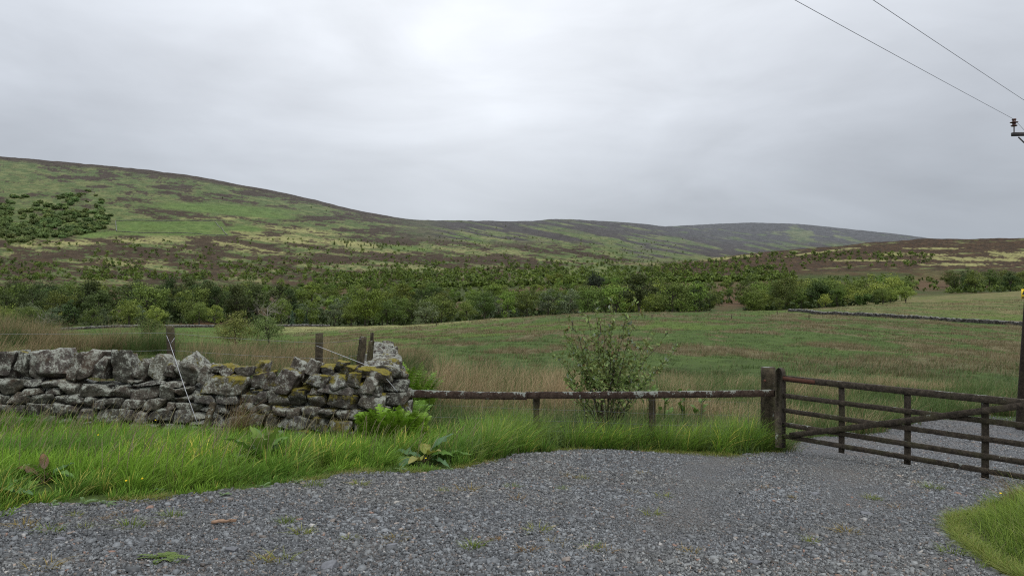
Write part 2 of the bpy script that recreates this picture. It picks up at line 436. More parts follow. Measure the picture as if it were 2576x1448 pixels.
m, nt = newmat('turf'); n = N(nt); pos = n.pos(); c = n.attr()
g1 = n.noise(1.7, 6, .65, n.scaled(pos, (1, .55, 1))); g2 = n.noise(14, 4, .6, pos)
c2 = n.mix(1.0, c, n.ramp(n.math('ADD', n.math('MULTIPLY', g1, .6), n.math('MULTIPLY', g2, .4)), [(.28, .45), (.5, 1.0), (.72, 1.5)]), 'MULTIPLY')
n.out(n.principled(c2, .9, .1, n.bump(g1, .25, .8))); M['turf'] = m
m, nt = newmat('moorland'); n = N(nt); pos = n.pos(); c = n.attr()
g1 = n.noise(.055, 7, .62, n.scaled(pos, (1, .45, 1))); g2 = n.noise(.35, 4, .6, n.scaled(pos, (1, .5, 1)))
c2 = n.mix(1.0, c, n.ramp(n.math('ADD', n.math('MULTIPLY', g1, .45), n.math('MULTIPLY', g2, .55)), [(.34, .55), (.5, 1.0), (.66, 1.35)]), 'MULTIPLY')
n.out(n.principled(c2, .95, .05, n.bump(n.math('ADD', g1, g2), 3.0, .8))); M['moor'] = m
sheet('ground', ys[:nsplit], M['turf'])
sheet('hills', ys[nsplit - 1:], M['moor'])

# ------------------------------------------------------------------ gravel drive
def gp(u, v):                     # a spot on the near ground plane
    d = 1.3 / ((v - CY) / F - 0.1 - 0.04 * (u - CX) / F)
    return ((u - CX) / F * d, d)
EDGE_UV = [(-60,1345),(0,1322),(30,1290),(150,1270),(330,1262),(500,1250),(700,1222),(880,1191),(1080,1190),(1200,1170),(1330,1140),(1500,1131),(1700,1140),(1850,1146),(1960,1141),(1995,1116),(2050,1100),(2130,1098),(2210,1090),(2290,1066),(2400,1052),(2576,1046),(2750,1045)]
EDGE = [gp(*p) if p[0] < 2040 else tuple(ray_ground(p[0], p[1], 4, 40)[:2]) for p in EDGE_UV]
CORNER_UV = [(2700,1215),(2576,1240),(2470,1288),(2392,1312),(2400,1348),(2440,1388),(2530,1440),(2600,1475)]
CORNER = [gp(*p) for p in CORNER_UV]
def in_poly(px, py, poly):
    px = np.asarray(px, float); py = np.asarray(py, float); ins = np.zeros(px.shape, bool)
    j = len(poly) - 1
    for i in range(len(poly)):
        xi, yi = poly[i]; xj, yj = poly[j]
        if yi != yj:
            ins ^= ((yi > py) != (yj > py)) & (px < (xj - xi) * (py - yi) / (yj - yi) + xi)
        j = i
    return ins
DRIVE = [(-16, -20), (-16, 3.0), (-7, 4.9)] + EDGE + [(22, EDGE[-1][1]), (22, -20)]
VERGE_CORNER = CORNER + [(CORNER[-1][0] + .6, 3.6), (12, 3.6), (12, CORNER[0][1])]
def on_gravel(x, y, w=0.10, s=77):
    """inside the drive, its edge frayed by w metres"""
    x = np.asarray(x, float); y = np.asarray(y, float)
    dx = (fbm2(x * 3, y * 3, s, 3) - .5) * 4 * w; dy = (fbm2(x * 3, y * 3, s + 5, 3) - .5) * 4 * w
    return in_poly(x + dx, y + dy, DRIVE) & ~in_poly(x + dx, y + dy, VERGE_CORNER)

gx = np.arange(-15, 20, .09); gy = np.arange(-18, 19, .09)
GX, GY = np.meshgrid(gx, gy); keep = on_gravel(GX[:-1, :-1] + .045, GY[:-1, :-1] + .045, .05)
idx = np.arange(GX.size).reshape(GX.shape)
q = np.stack([idx[:-1, :-1], idx[:-1, 1:], idx[1:, 1:], idx[1:, :-1]], -1)[keep]
used = np.unique(q); remap = np.zeros(GX.size, int); remap[used] = np.arange(len(used))
GZ = H(GX, GY) + .012 + (fbm2(GX * 2.2, GY * 2.2, 61, 3) - .5) * .02
me = mesh_arrays('gravel_drive', np.stack([GX, GY, GZ], -1).reshape(-1, 3)[used], None, remap[q], None, True)
m, nt = newmat('crushed_slate_bed'); n = N(nt); pos = n.pos()
vo = n.new('ShaderNodeTexVoronoi', _feature='F1'); vo.inputs['Scale'].default_value = 42; n.set(vo.inputs['Vector'], n.scaled(pos, (1, 1, 1)))
sep = n.new('ShaderNodeSeparateColor'); n.set(sep.inputs[0], vo.outputs['Color'])
stone = n.ramp(sep.outputs[0], [(0, (.030, .032, .036)), (.45, (.070, .073, .078)), (.8, (.12, .123, .128)), (1, (.20, .20, .195))])
dirt = n.ramp(n.noise(.8, 5, .6, pos), [(.45, 0.0), (.62, .55)])
cc = n.mix(dirt, stone, (.105, .085, .068))
n.out(n.principled(cc, .6, .35, n.bump(n.math('MULTIPLY', vo.outputs['Distance'], -1.0), .03, .8))); M['bed'] = m
tag(link('gravel_drive', me, m), kind='structure')

# loose slate chippings: nobody could count them
def shards(n, x, y, s, cols):
    k = 6
    th = np.arange(k) * 2 * math.pi / k + rng.uniform(0, 6.28, (n, 1)) + rng.normal(0, .30, (n, k))
    r = s[:, None] * rng.uniform(.5, 1.15, (n, k)); el = rng.uniform(.38, .95, n); rot = rng.uniform(0, 6.28, n)
    px = np.cos(th) * r; py = np.sin(th) * r * el[:, None]
    qx = px * np.cos(rot)[:, None] - py * np.sin(rot)[:, None]; qy = px * np.sin(rot)[:, None] + py * np.cos(rot)[:, None]
    tx = rng.normal(0, .15, n); ty = rng.normal(0, .15, n)
    h = s * rng.uniform(.10, .34, n)
    z0 = H(x, y) + .012 + (fbm2(x * 2.2, y * 2.2, 61, 3) - .5) * .02 + rng.uniform(0, .012, n)
    dz = qx * tx[:, None] + qy * ty[:, None]
    top = np.stack([x[:, None] + qx * .88, y[:, None] + qy * .88, z0[:, None] + dz + h[:, None]], -1)
    bot = np.stack([x[:, None] + qx, y[:, None] + qy, z0[:, None] + dz - .006], -1)
    V = np.concatenate([top, bot], 1).reshape(-1, 3)
    b = np.arange(n)[:, None] * (2 * k)
    hexa = b + np.arange(k)[None, :]
    qd = np.stack([b + np.arange(k), b + k + np.arange(k), b + k + (np.arange(k) + 1) % k, b + (np.arange(k) + 1) % k], -1).reshape(-1, 4)
    return mesh_arrays('gravel', V, None, qd, np.repeat(cols, 2 * k, 0), False, hexa)
bands = [(4.0, 6.5, 3900), (6.5, 9.0, 3000), (9.0, 12.5, 1900), (12.5, 20, 420)]
X = []; Y = []
for a, b, dens in bands:
    wx = (-.75 * b - .4, .75 * b + 2.2); k = int(dens * (b - a) * (wx[1] - wx[0]))
    x = rng.uniform(*wx, k); y = rng.uniform(a, b, k)
    ok = on_gravel(x, y, .12) & (np.abs(x) < .72 * y + .8)
    # thin patches where the bed shows
    ok &= rng.uniform(0, 1, k) < .55 + .6 * sstep(.3, .6, fbm2(x * .7, y * .7, 63, 3))
    X.append(x[ok]); Y.append(y[ok])
X = np.concatenate(X); Y = np.concatenate(Y); k = len(X)
S = np.exp(rng.normal(math.log(.0088), .50, k)) * (1 + .012 * Y) * (.8 + .5 * fbm2(X * .9, Y * .9, 64, 2)); WT = np.maximum(np.exp(-((X - (.55 + .34 * (Y - 4))) / .42) ** 2), np.exp(-((X - (2.15 + .36 * (Y - 4))) / .45) ** 2)) * sstep(4.6, 6.5, Y) * (.4 + .8 * fbm2(X * .6, Y * .6, 68, 2)); WT = np.clip(WT, 0, 1); S = S * (1 - .45 * WT); S = np.clip(S, .004, .05)
t = rng.uniform(0, 1, (k, 1)); base = np.array([.038, .041, .043]) * (1 - t) + np.array([.206, .220, .228]) * t ** 1.6
warm = rng.uniform(0, 1, k); base[warm < .07] *= np.array([1.35, 1.05, .85]); base[(warm > .992)] = np.array([.34, .33, .31]); brn = sstep(.50, .66, fbm2(X * .5, Y * .8, 66, 4))[:, None] * .45; base = base * (1 - brn) + base * np.array([1.08, 1.0, .86]) * brn; w3 = (WT * .55)[:, None]; base = base * (1 - w3) + np.array([.120, .121, .116]) * w3; base *= (.75 + .5 * fbm2(X * .35, Y * .6, 67, 3))[:, None]; base[(warm > .10) & (warm < .107)] = np.array([.20, .115, .08])
gravel = shards(k, X, Y, S, base)
m, nt = newmat('slate_chips'); n = N(nt); c = n.attr(); nz = n.noise(60, 4, .6, n.pos())
n.out(n.principled(n.mix(1.0, c, n.ramp(nz, [(.3, .75), (.7, 1.25)]), 'MULTIPLY'), .5, .45)); M['chips'] = m
tag(link('gravel', gravel, m), kind='stuff')
# ------------------------------------------------------------------ dry stone walls
def cube_grid(k):
    """subdivided cube surface: vertices in [-1,1]^3 and quads"""
    vs = {}; V = []; Q = []
    def vid(p):
        key = tuple(int(round(a * 1000)) for a in p)
        if key not in vs: vs[key] = len(V); V.append(p)
        return vs[key]
    g = np.linspace(-1, 1, k + 1)
    for ax in range(3):
        for sgn in (-1, 1):
            for i in range(k):
                for j in range(k):
                    c = []
                    for a, b in ((i, j), (i + 1, j), (i + 1, j + 1), (i, j + 1)):
                        p = [0, 0, 0]; p[ax] = sgn; p[(ax + 1) % 3] = g[a]; p[(ax + 2) % 3] = g[b]; c.append(vid(p))
                    Q.append(c if sgn > 0 else c[::-1])
    return np.array(V, float), np.array(Q)
CUBE = {k: cube_grid(k) for k in (4, 8, 12)}
def stone(r, size, k=8, rnd=.16, rough=.17):
    """one rough boulder of half-size size: a rounded, chipped, faceted block"""
    V, Q = CUBE[k]; sph = V / np.linalg.norm(V, axis=1)[:, None]
    p = V * (1 - rnd) + sph * rnd * 1.25
    for c_ in range(11):                                   # split faces, a little out of square, then knocked corners
        if c_ < 7:
            nn = np.zeros(3); nn[c_ % 3] = 1 if (c_ // 3) % 2 else -1; nn += r.normal(0, .24, 3); nn /= np.linalg.norm(nn); lim = r.uniform(.76, .98)
        else:
            nn = r.normal(0, 1, 3); nn /= np.linalg.norm(nn); lim = r.uniform(.98, 1.25)
        dd = p @ nn - lim; p = p - np.maximum(dd, 0)[:, None] * nn * .95
    # taper and skew
    p = p * (1 + p[:, [2]] * r.uniform(-.14, .1) * np.array([1, .5, 0]))
    p[:, 0] += p[:, 2] * r.uniform(-.16, .16); p[:, 2] += p[:, 0] * r.uniform(-.10, .10)
    s = np.asarray(size, float); q = p * s
    off = r.uniform(0, 50, 3)
    m = s.min()
    dirn = sph
    q = q + dirn * (((noise3(q / (m * 1.4) + off, 1) - .5) * 1.4 * rough * m + (noise3(q / (m * .40) + off, 2) - .5) * 1.3 * rough * m))[:, None]
    return q, Q
STONE_C = np.array([.090, .084, .074])
def stone_colour(r, moss):
    t = r.uniform(.62, 1.25); c = STONE_C * t * np.array([r.uniform(.97, 1.12), 1, r.uniform(.88, 1.02)])
    return np.array([c[0], c[1], c[2], moss])

m, nt = newmat('lichened_gritstone'); n = N(nt); pos = n.pos()
ca = n.new('ShaderNodeAttribute', _attribute_name='Col'); c = ca.outputs['Color']; mossy = ca.outputs['Alpha']; nz = n.normal_z()
fine = n.noise(38, 5, .65, pos); mid = n.noise(9, 5, .6, pos)
c = n.mix(1.0, c, n.ramp(mid, [(.3, .45), (.52, 1.0), (.72, 1.35)]), 'MULTIPLY')
c = n.mix(1.0, c, n.ramp(fine, [(.3, .6), (.7, 1.35)]), 'MULTIPLY')
li = n.math('ADD', n.math('MULTIPLY', n.noise(9.0, 6, .75, pos), .6), n.math('MULTIPLY', n.noise(42, 5, .75, pos), .4))
li = n.math('ADD', li, n.math('MULTIPLY', nz, .055))
c = n.mix(n.ramp(li, [(.515, 0.0), (.565, .9)]), c, n.mix(n.noise(50, 3, .5, pos), (.185, .195, .165), (.37, .385, .335)))
br = n.noise(3.2, 5, .6, n.scaled(pos, (1, 1, 1.0)))
c = n.mix(n.ramp(br, [(.55, 0.0), (.66, .55)]), c, (.070, .046, .030))
mo = n.math('ADD', n.math('ADD', n.math('MULTIPLY', n.noise(4.2, 6, .68, n.scaled(pos, (1.15, 1, .9))), 1.0), n.math('MULTIPLY', nz, .16)), n.math('MULTIPLY', mossy, .235))
mf = n.ramp(mo, [(.76, 0.0), (.85, 1.0)])
mcol = n.mix(n.ramp(n.math('ADD', n.noise(15, 5, .7, pos), n.math('MULTIPLY', nz, .22)), [(.46, 0.0), (.70, 1.0)]), (.028, .024, .007), (.165, .140, .024))
c = n.mix(mf, c, mcol)
hh = n.math('ADD', n.math('MULTIPLY', fine, .5), n.math('ADD', mid, n.math('MULTIPLY', mf, .5)))
n.out(n.principled(c, .9, .2, n.bump(hh, .035, .9))); M['stone'] = m

class WallLine:
    """a wall's plan: a straight run from a to b with a thickness, built of separate stones"""
    def __init__(s, a, b, thick):
        s.a = np.array(a, float); s.b = np.array(b, float); s.L = np.linalg.norm(s.b - s.a); s.t = (s.b - s.a) / s.L
        s.n = np.array([s.t[1], -s.t[0]])                  # the near face's outward side
        s.thick = thick; s.ang = math.atan2(s.t[1], s.t[0])
    def at(s, l, o=0.0): p = s.a + s.t * l + s.n * o; return p
    def put(s, q, l, o, z, tilt=0.0):
        """local stone vertices (x along, y across, z up), tipped in the wall's plane, set at distance l along, o outward, height z"""
        ct, stt = math.cos(tilt), math.sin(tilt)
        x = q[:, 0] * ct + q[:, 2] * stt; zz = -q[:, 0] * stt + q[:, 2] * ct
        p = s.at(l, o)
        return np.stack([p[0] + s.t[0] * x - s.n[0] * q[:, 1] * -1, p[1] + s.t[1] * x + s.n[1] * q[:, 1], z + zz], -1)
def sight_on_wall(W, u, v):
    """where the sight line (u, v) meets a wall's near face: distance along it, and height"""
    dx = (u - CX) / F
    # (a + t l) : x = dx * y
    l = (dx * W.a[1] - W.a[0]) / (W.t[0] - dx * W.t[1]); y = W.a[1] + W.t[1] * l
    return l, EYE - (v - CY) / F * y

def courses(mb, W, l0, l1, ztop, r, mossf, k=8, hmin=.12, hmax=.22, wmin=.17, wmax=.46, both=True):
    """random rubble in rough courses from the ground up to ztop(l)"""
    lm = (l0 + l1) / 2; z = Hs(*W.at(lm)) - .12; row = 0
    base = lambda l: Hs(*W.at(l)) - .12
    top = max(ztop(l) - base(l) for l in np.linspace(l0, l1, 8)); hh = 0.0
    while hh < top - .03:
        h = r.uniform(hmin, hmax) * (1.12 - .25 * hh / top); l = l0 - r.uniform(0, .2)
        while l < l1:
            w = r.uniform(wmin, wmax) * (1.05 if r.uniform() < .7 else .6)
            lc = l + w / 2; b = base(lc); zt = min(b + hh + h, ztop(lc) + .01)
            hs = zt - (b + hh)
            if hs > .05 and lc < l1 + .1:
                batter = .10 * (1 - hh / top)
                two = h > .15 and w < .3 and r.uniform() < .28
                for part in range(2 if two else 1):
                    ph = hs / 2 if two else hs * r.uniform(.86, 1.12); pz = b + hh + (ph / 2 if not two else ph * (part + .5))
                    jut = r.normal(0, .022)
                    for sd in ((1, -1) if both else (1,)):
                        q, Q = stone(r, (w / 2 * r.uniform(1.02, 1.14), W.thick * .33, ph / 2 * 1.10), k if sd == 1 else 4)
                        mb.add(W.put(q, lc + r.normal(0, .01), sd * (W.thick * .26 + batter + jut), pz + r.normal(0, .008), r.normal(0, .07)), None, Q, stone_colour(r, mossf(lc, hh / top)))
            l += w
        hh += h
    return
def core(mb, W, l0, l1, ztop):
    """the dark packed hearting seen in the joints"""
    ls = np.linspace(l0, l1, 30); V = []
    for l in ls:
        b = Hs(*W.at(l)) - .2; t = ztop(l) - .06
        for o, z in ((W.thick * .34, b), (W.thick * .30, t), (-W.thick * .30, t), (-W.thick * .34, b)):
            p = W.at(l, o); V.append([p[0], p[1], z])
    q = [[i * 4 + a, (i + 1) * 4 + a, (i + 1) * 4 + (a + 1) % 4, i * 4 + (a + 1) % 4] for i in range(29) for a in range(4)]
    mb.add(V, None, q + [[0, 1, 2, 3], [119, 118, 117, 116]], (.012, .011, .009, .0))
class MB4(MB):
    def add(s, v, t=None, q=None, c=(.5, .5, .5, 0)):
        c = np.asarray(c, float)
        if c.ndim == 1 and len(c) == 3: c = np.append(c, 0.0)
        MB.add(s, v, t, q, c)

r = np.random.default_rng(101)
W1 = WallLine(P(-330, 0, 11.75)[:2], P(968, 0, 11.32)[:2], .52)
wall = empty('dry_stone_wall', (*W1.at(W1.L / 2), Hs(*W1.at(W1.L / 2))), 'long lichened dry stone wall facing the grass verge', 'stone wall')
wo = np.array(wall.location)
def ztop1(l):
    p = W1.at(l); u = CX + F * p[0] / p[1]
    v = np.interp(u, [-400, 0, 300, 350, 480, 530, 640, 700, 780, 850, 920, 990], [948, 950, 955, 953, 955, 984, 984, 976, 968, 962, 966, 978])
    return EYE - (v - CY) / F * p[1]
mossf = lambda l, h: float(np.clip((CX + F * W1.at(l)[0] / W1.at(l)[1] - 470) / 260, 0, 1)) * (.35 + .9 * r.uniform()) + .18 * r.uniform()
mb = MB4(); courses(mb, W1, 0, W1.L, ztop1, r, mossf); core(mb, W1, 0.05, W1.L - .05, ztop1)
o = link('stonework', mb.mesh('stonework', False), M['stone'], wall); o.location = -wo
COPE = [(2,56,885,950,0),(56,93,886,943,.05),(93,130,888,943,.1),(110,194,880,946,-.05),(190,226,884,948,.3),(215,270,882,950,.28),(253,288,899,950,.25),(287,349,884,955,.02),
        (350,394,907,952,.55),(388,438,900,952,.5),(423,463,912,946,.7),(456,520,898,957,-.6),(508,553,922,960,.6),(536,575,916,932,0),(561,600,919,946,.3),(598,646,920,942,0),
        (522,646,942,986,0),(641,683,908,936,.2),(647,700,932,974,0),(700,768,928,980,.12),(730,784,911,953,.45),(773,816,905,938,.2),(813,852,917,945,.1),(846,878,907,930,.1),
        (838,890,939,972,0),(878,921,934,964,0),(861,902,919,940,-.1),(898,945,922,945,0),(918,965,944,982,.1),(905,960,955,990,.0),(780,840,938,968,.1),(936,985,930,958,.1),
        (-46,4,890,952,.05),(-100,-48,886,950,.1),(-160,-102,884,950,-.1),(-215,-160,886,950,.2),(-280,-215,888,950,.1),(-335,-280,886,950,.0)]
for (u0, u1, v0, v1, tilt) in COPE:
    l0, z1 = sight_on_wall(W1, u0, v0); l1, z0 = sight_on_wall(W1, u1, v1); lc = (l0 + l1) / 2
    hw = (l1 - l0) / 2; hz = (z1 - z0) / 2
    dep = .25 if u0 < 470 else r.uniform(.15, .24); off = .02 if u0 < 470 else r.uniform(.0, .12)
    if v1 > 960: off = .16
    q, Q = stone(r, (hw * (1.01 - .22 * abs(tilt)), dep * .9, hz * 1.14), 12, .12, .20)
    um = (u0 + u1) / 2
    ms = float(np.clip((um - 470) / 150, 0, 1)) * r.uniform(.55, 1.15) + (.3 if r.uniform() < .3 else .0)
    if um in (794.5, 757.0): ms = 0
    mb = MB4(); V = W1.put(q, lc, off, (z0 + z1) / 2, tilt); cen = V.mean(0); mb.add(V - cen, None, Q, stone_colour(r, ms) * np.array([1.08, 1.08, 1.08, 1]))
    o = link('coping_stone', mb.mesh('coping_stone', False), M['stone'], wall); o.location = cen - wo

W2 = WallLine(P(962, 0, 11.45)[:2], P(963, 0, 23.5)[:2], .66)
W2.n = -W2.n if W2.n[0] < 0 else W2.n
wall2 = empty('dry_stone_wall', (*W2.at(W2.L / 2), Hs(*W2.at(W2.L / 2))), 'dry stone wall running away into the field from the mossy corner', 'stone wall')
wo = np.array(wall2.location)
def ztop2(l): return Hs(*W2.at(l)) + float(np.interp(l, [0, .8, 3, 12.5], [1.10, 1.12, 1.13, 1.18]))
mb = MB4(); m2 = lambda l, h: (.8 if l < 2.5 else .25) * (.35 + r.uniform())
courses(mb, W2, .1, W2.L, ztop2, r, m2, 8 , .14, .22, .2, .5); core(mb, W2, .1, W2.L, ztop2)
o = link('stonework', mb.mesh('stonework', True), M['stone'], wall2); o.location = -wo
l = -.1
while l < W2.L:
    w = r.uniform(.26, .5); lc = l + w / 2; z = ztop2(lc)
    for off in ((.13, -.13) if r.uniform() < .6 else (.0,)):
        q, Q = stone(r, (w / 2 * 1.05, .17 if off else .30, r.uniform(.09, .15)), 8, .4, .12)
        mb = MB4(); V = W2.put(q, lc, off + r.normal(0, .02), z + r.uniform(.0, .06), r.normal(0, .12)); cen = V.mean(0)
        mb.add(V - cen, None, Q, stone_colour(r, r.uniform(.1, .5) if l < 4 else r.uniform(0, .3)) * np.array([1.0, 1.0, 1.0, 1]))
        o = link('coping_stone', mb.mesh('coping_stone', True), M['stone'], wall2); o.location = cen - wo
    l += w * .92

# ------------------------------------------------------------------ weathered timber
def timber(name, dark, light, lichen=.0, green=.3):
    m, nt = newmat(name); n = N(nt); ob = n.obj(); pos = n.pos(); nz = n.normal_z()
    g = n.noise(5, 6, .65, n.scaled(pos, (3.2, 3.2, 3.2))); s = n.noise(46, 4, .6, pos)
    c = n.mix(n.ramp(g, [(.35, 0.0), (.65, 1.0)]), dark, light)
    c = n.mix(1.0, c, n.ramp(s, [(.3, .65), (.7, 1.3)]), 'MULTIPLY')
    c = n.mix(n.ramp(n.noise(3.5, 5, .6, pos), [(.5, 0.0), (.68, green)]), c, (.060, .062, .022))
    if lichen:
        lf = n.math('ADD', n.math('ADD', n.math('MULTIPLY', n.noise(7, 5, .62, n.scaled(pos, (1, 1, .8))), .7), n.math('MULTIPLY', n.noise(40, 3, .6, pos), .3)), n.math('MULTIPLY', nz, .10))
        c = n.mix(n.ramp(lf, [(lichen, 0.0), (lichen + .03, .9)]), c, n.mix(n.noise(60, 3, .5, pos), (.15, .165, .145), (.28, .30, .265)))
    n.out(n.principled(c, .85, .2, n.bump(n.math('ADD', g, n.math('MULTIPLY', s, .6)), .012, .8))); return m
M['gate_wood'] = timber('dark_wet_gate_timber', (.026, .021, .016), (.074, .060, .044), .655, .35)
M['post_wood'] = timber('weathered_post_timber', (.026, .021, .014), (.082, .066, .042), .62, .5)
M['rail_wood'] = timber('lichened_rail_timber', (.024, .014, .010), (.060, .042, .032), .555, .1)
M['pole_wood'] = timber('creosoted_pole', (.016, .012, .009), (.040, .030, .022), .0, .2)
m, nt = newmat('galvanised_wire'); n = N(nt); n.out(n.principled((.20, .205, .21), .5, .4, None, .4)); M['wire'] = m
m, nt = newmat('pale_stay_wire'); n = N(nt); n.out(n.principled((.40, .41, .43), .5, .5, None, .2)); M['stay'] = m
m, nt = newmat('power_line'); n = N(nt); n.out(n.principled((.16, .17, .19), .5, .4, None, .3)); M['line'] = m
m, nt = newmat('rusty_iron'); n = N(nt); nn = n.noise(30, 4, .6, n.pos()); n.out(n.principled(n.mix(nn, (.055, .020, .014), (.13, .055, .035)), .8, .3)); M['rust'] = m

# wire fence standing just behind the wall
fence = empty('wire_fence', P(430, 1040, 12.7), 'old post and wire fence standing behind the mossy wall', 'fence')
fo = np.array(fence.location)
def part(parent, o0, name, mb, mat, smooth=False):
    o = link(name, mb.mesh(name, smooth), mat, parent); o.location = -np.asarray(o0); return o
def round_post(top, bot, r0, seed, top_cut=0.0):
    mb = MB(); rr = np.random.default_rng(seed); top = np.asarray(top, float); bot = np.asarray(bot, float); k = 14; s = 14; V = []
    for i in range(k + 1):
        t = i / k; cen = bot + (top - bot) * t
        th = np.arange(s) * 2 * math.pi / s
        rad = r0 * (1.06 - .08 * t) * (1 + (noise2(np.cos(th) * 1.5 + 5, np.sin(th) * 1.5 + t * 3, seed) - .5) * .22) + rr.normal(0, .001, s)
        x = np.cos(th) * rad; y = np.sin(th) * rad
        V.append(np.stack([cen[0] + x, cen[1] + y, cen[2] + (x * top_cut + rr.normal(0, .003, s)) * (i == k)], -1))
    V.append(V[-1] * .5 + (V[-1].mean(0)) * .5 + np.array([0, 0, -.004]))
    V = np.concatenate(V + [V[-1].mean(0)[None]]); n_ = (k + 2) * s
    q = [[i * s + m, i * s + (m + 1) % s, (i + 1) * s + (m + 1) % s, (i + 1) * s + m] for i in range(k + 1) for m in range(s)]
    t = [[(k + 1) * s + m, (k + 1) * s + (m + 1) % s, n_] for m in range(s)]
    mb.add(V, t, q); return mb
POSTS = [((428, 819), (436, 1075), 12.55, .068, .02), ((803, 838), (801, 1080), 12.6, .062, .1)]
for i, (tp, bt, d, rad, cut) in enumerate(POSTS):
    part(fence, fo, 'post', round_post(P(*tp, d), P(*bt, d), rad, 20 + i, cut), M['post_wood'])
for i, (a, b, d, w_, h_) in enumerate([((914, 846), (888, 1070), 12.5, .105, .075), ((934, 857), (915, 1050), 13.6, .080, .06), ((937, 836), (926, 1030), 14.6, .05, .05)]):
    mb = MB(); beam(mb, P(*b, d), P(*a, d), w_, h_, side=(.85, -.5, 0), jit=.004, ch=.08, seed=30 + i); part(fence, fo, 'post', mb, M['post_wood'])
def wire_run(pts, rad=.0022, sag=.015, c=(.4, .4, .4), n=10):
    mb = MB(); out = []
    for a, b in zip(pts[:-1], pts[1:]):
        a = np.asarray(a, float); b = np.asarray(b, float)
        for t in np.linspace(0, 1, n, endpoint=False): out.append(a + (b - a) * t - np.array([0, 0, sag * 4 * t * (1 - t)]))
    out.append(np.asarray(pts[-1], float)); tube(mb, np.array(out), rad, 5, c); return mb
part(fence, fo, 'wire', wire_run([P(-300, 838, 12.4), P(420, 837, 12.48), P(797, 862, 12.53), P(908, 852, 12.4)]), M['wire'])
part(fence, fo, 'wire', wire_run([P(-300, 900, 12.4), P(424, 880, 12.48), P(797, 901, 12.53), P(900, 893, 12.4)]), M['wire'])
part(fence, fo, 'wire', wire_run([P(-300, 925, 12.4), P(426, 925, 12.48), P(797, 940, 12.53)]), M['wire'])
# pale stay wires tied from the posts over the wall
t1 = empty('tie_wire', P(428, 862, 12.4), 'pale wire looped round a post and stretched down over the wall', 'wire', 'pale tie wires holding the fence posts')
part(t1, t1.location, 'strand', wire_run([P(428, 866, 12.42), P(445, 916, 11.25), P(468, 985, 11.05), P(496, 1062, 10.95)], .0045, .0, n=6), M['stay'])
mb = MB()
for a, b in (((419, 843), (428, 866)), ((439, 850), (428, 866))): tube(mb, [P(*a, 12.46), P(*b, 12.42)], .0035, 5)
part(t1, t1.location, 'loop', mb, M['stay'])
t2 = empty('tie_wire', P(798, 868, 12.5), 'pale wire slanting from the middle post down to the wall corner', 'wire', 'pale tie wires holding the fence posts')
part(t2, t2.location, 'strand', wire_run([P(796, 869, 12.52), P(925, 919, 11.3), P(962, 940, 11.1), P(1000, 985, 11.2)], .0042, .0, n=6), M['stay'])
stk = empty('wooden_stake', P(522, 1090, 10.9), 'short grey wooden stake leaning against the foot of the wall', 'stake')
mb = MB(); beam(mb, P(514, 1085, 10.85), P(537, 1012, 11.02), .085, .06, side=(1, 0, 0), jit=.005, ch=.1, seed=3); part(stk, stk.location, 'shaft', mb, M['post_wood'])

# ------------------------------------------------------------------ rail fence between the wall and the gate
A0 = P(1040, 990, 11.75); A1 = P(1325, 996, 12.0); A2 = P(1322, 993, 12.02); A3 = P(1945, 985, 12.62)
A0c = P(985, 988, 11.6)
rf = empty('rail_fence', (A2[0], A2[1], Hs(A2[0], A2[1])), 'low single rail fence between the stone wall and the gate', 'fence'); ro = np.array(rf.location)
mb = MB(); beam(mb, A0c, A1, .05, .115, segs=24, jit=.0015, seed=41, bow=-.004); part(rf, ro, 'rail', mb, M['rail_wood'])
mb = MB(); beam(mb, A2 + np.array([0, -.012, 0]), A3 + np.array([0, -.14, 0]), .05, .11, segs=40, jit=.0015, seed=42, bow=-.012); part(rf, ro, 'rail', mb, M['rail_wood'])
for i, (u, d) in enumerate(((1349, 12.12), (1641, 12.4))):
    b = P(u, 1000, d); g = Hs(b[0], b[1]); mb = MB(); beam(mb, (b[0], b[1] + .045, g - .2), (b[0] + .005, b[1] + .045, P(u, 994, d)[2]), .10, .07, side=(1, 0, 0), jit=.004, seed=50 + i)
    part(rf, ro, 'post', mb, M['post_wood'])
mb = MB(); a = P(1000, 0, 11.72)[:2]; b = P(1930, 0, 12.66)[:2]
for hgt in (.82, .60, .42, .26, .12):
    tube(mb, [[*(a + (b - a) * t), Hs(*(a + (b - a) * t)) + hgt] for t in np.linspace(0, 1, 20)], .0011, 4)
for t in np.linspace(0, 1, 38):
    p = a + (b - a) * t; g = Hs(*p); tube(mb, [[*p, g], [*p, g + .82]], .0007, 4)
part(rf, ro, 'wire_netting', mb, M['line'])

# ------------------------------------------------------------------ gate and its post
gpx, gpy = P(1932, 0, 12.72)[:2]; gz = Hs(gpx, gpy)
gpost = empty('gate_post', (gpx, gpy, gz), 'thick round timber gate post with an iron bolt end', 'post')
part(gpost, gpost.location, 'shaft', round_post((gpx, gpy, P(0, 923, 12.72)[2]), (gpx + .01, gpy, gz - .3), .122, 60, .02), M['post_wood'])
mb = MB(); tube(mb, [P(1924, 957, 12.6), P(1924, 957, 12.56)], .022, 8); part(gpost, gpost.location, 'bolt', mb, M['rust'])

G0 = np.array([4.39, 12.41]); GD = np.array([.62, -.785]); GD /= np.linalg.norm(GD); GN = np.array([GD[1], -GD[0]])     # GN faces the camera side
def gw(l, o, zr): p = G0 + GD * l + GN * o; return np.array([p[0], p[1], EYE + zr])
gate = empty('field_gate', (*G0, Hs(*G0)), 'five bar brown timber field gate with a long diagonal brace', 'gate'); go = np.array(gate.location)
GL = 4.02; sd = (GN[0], GN[1], 0)
def gbeam(l0, z0, l1, z1, thick, h, o, seed, segs=20): 
    mb = MB(); beam(mb, gw(l0, o, z0), gw(l1, o, z1), thick, h, side=sd, segs=segs, jit=.0010, seed=seed, bow=-.004); return mb
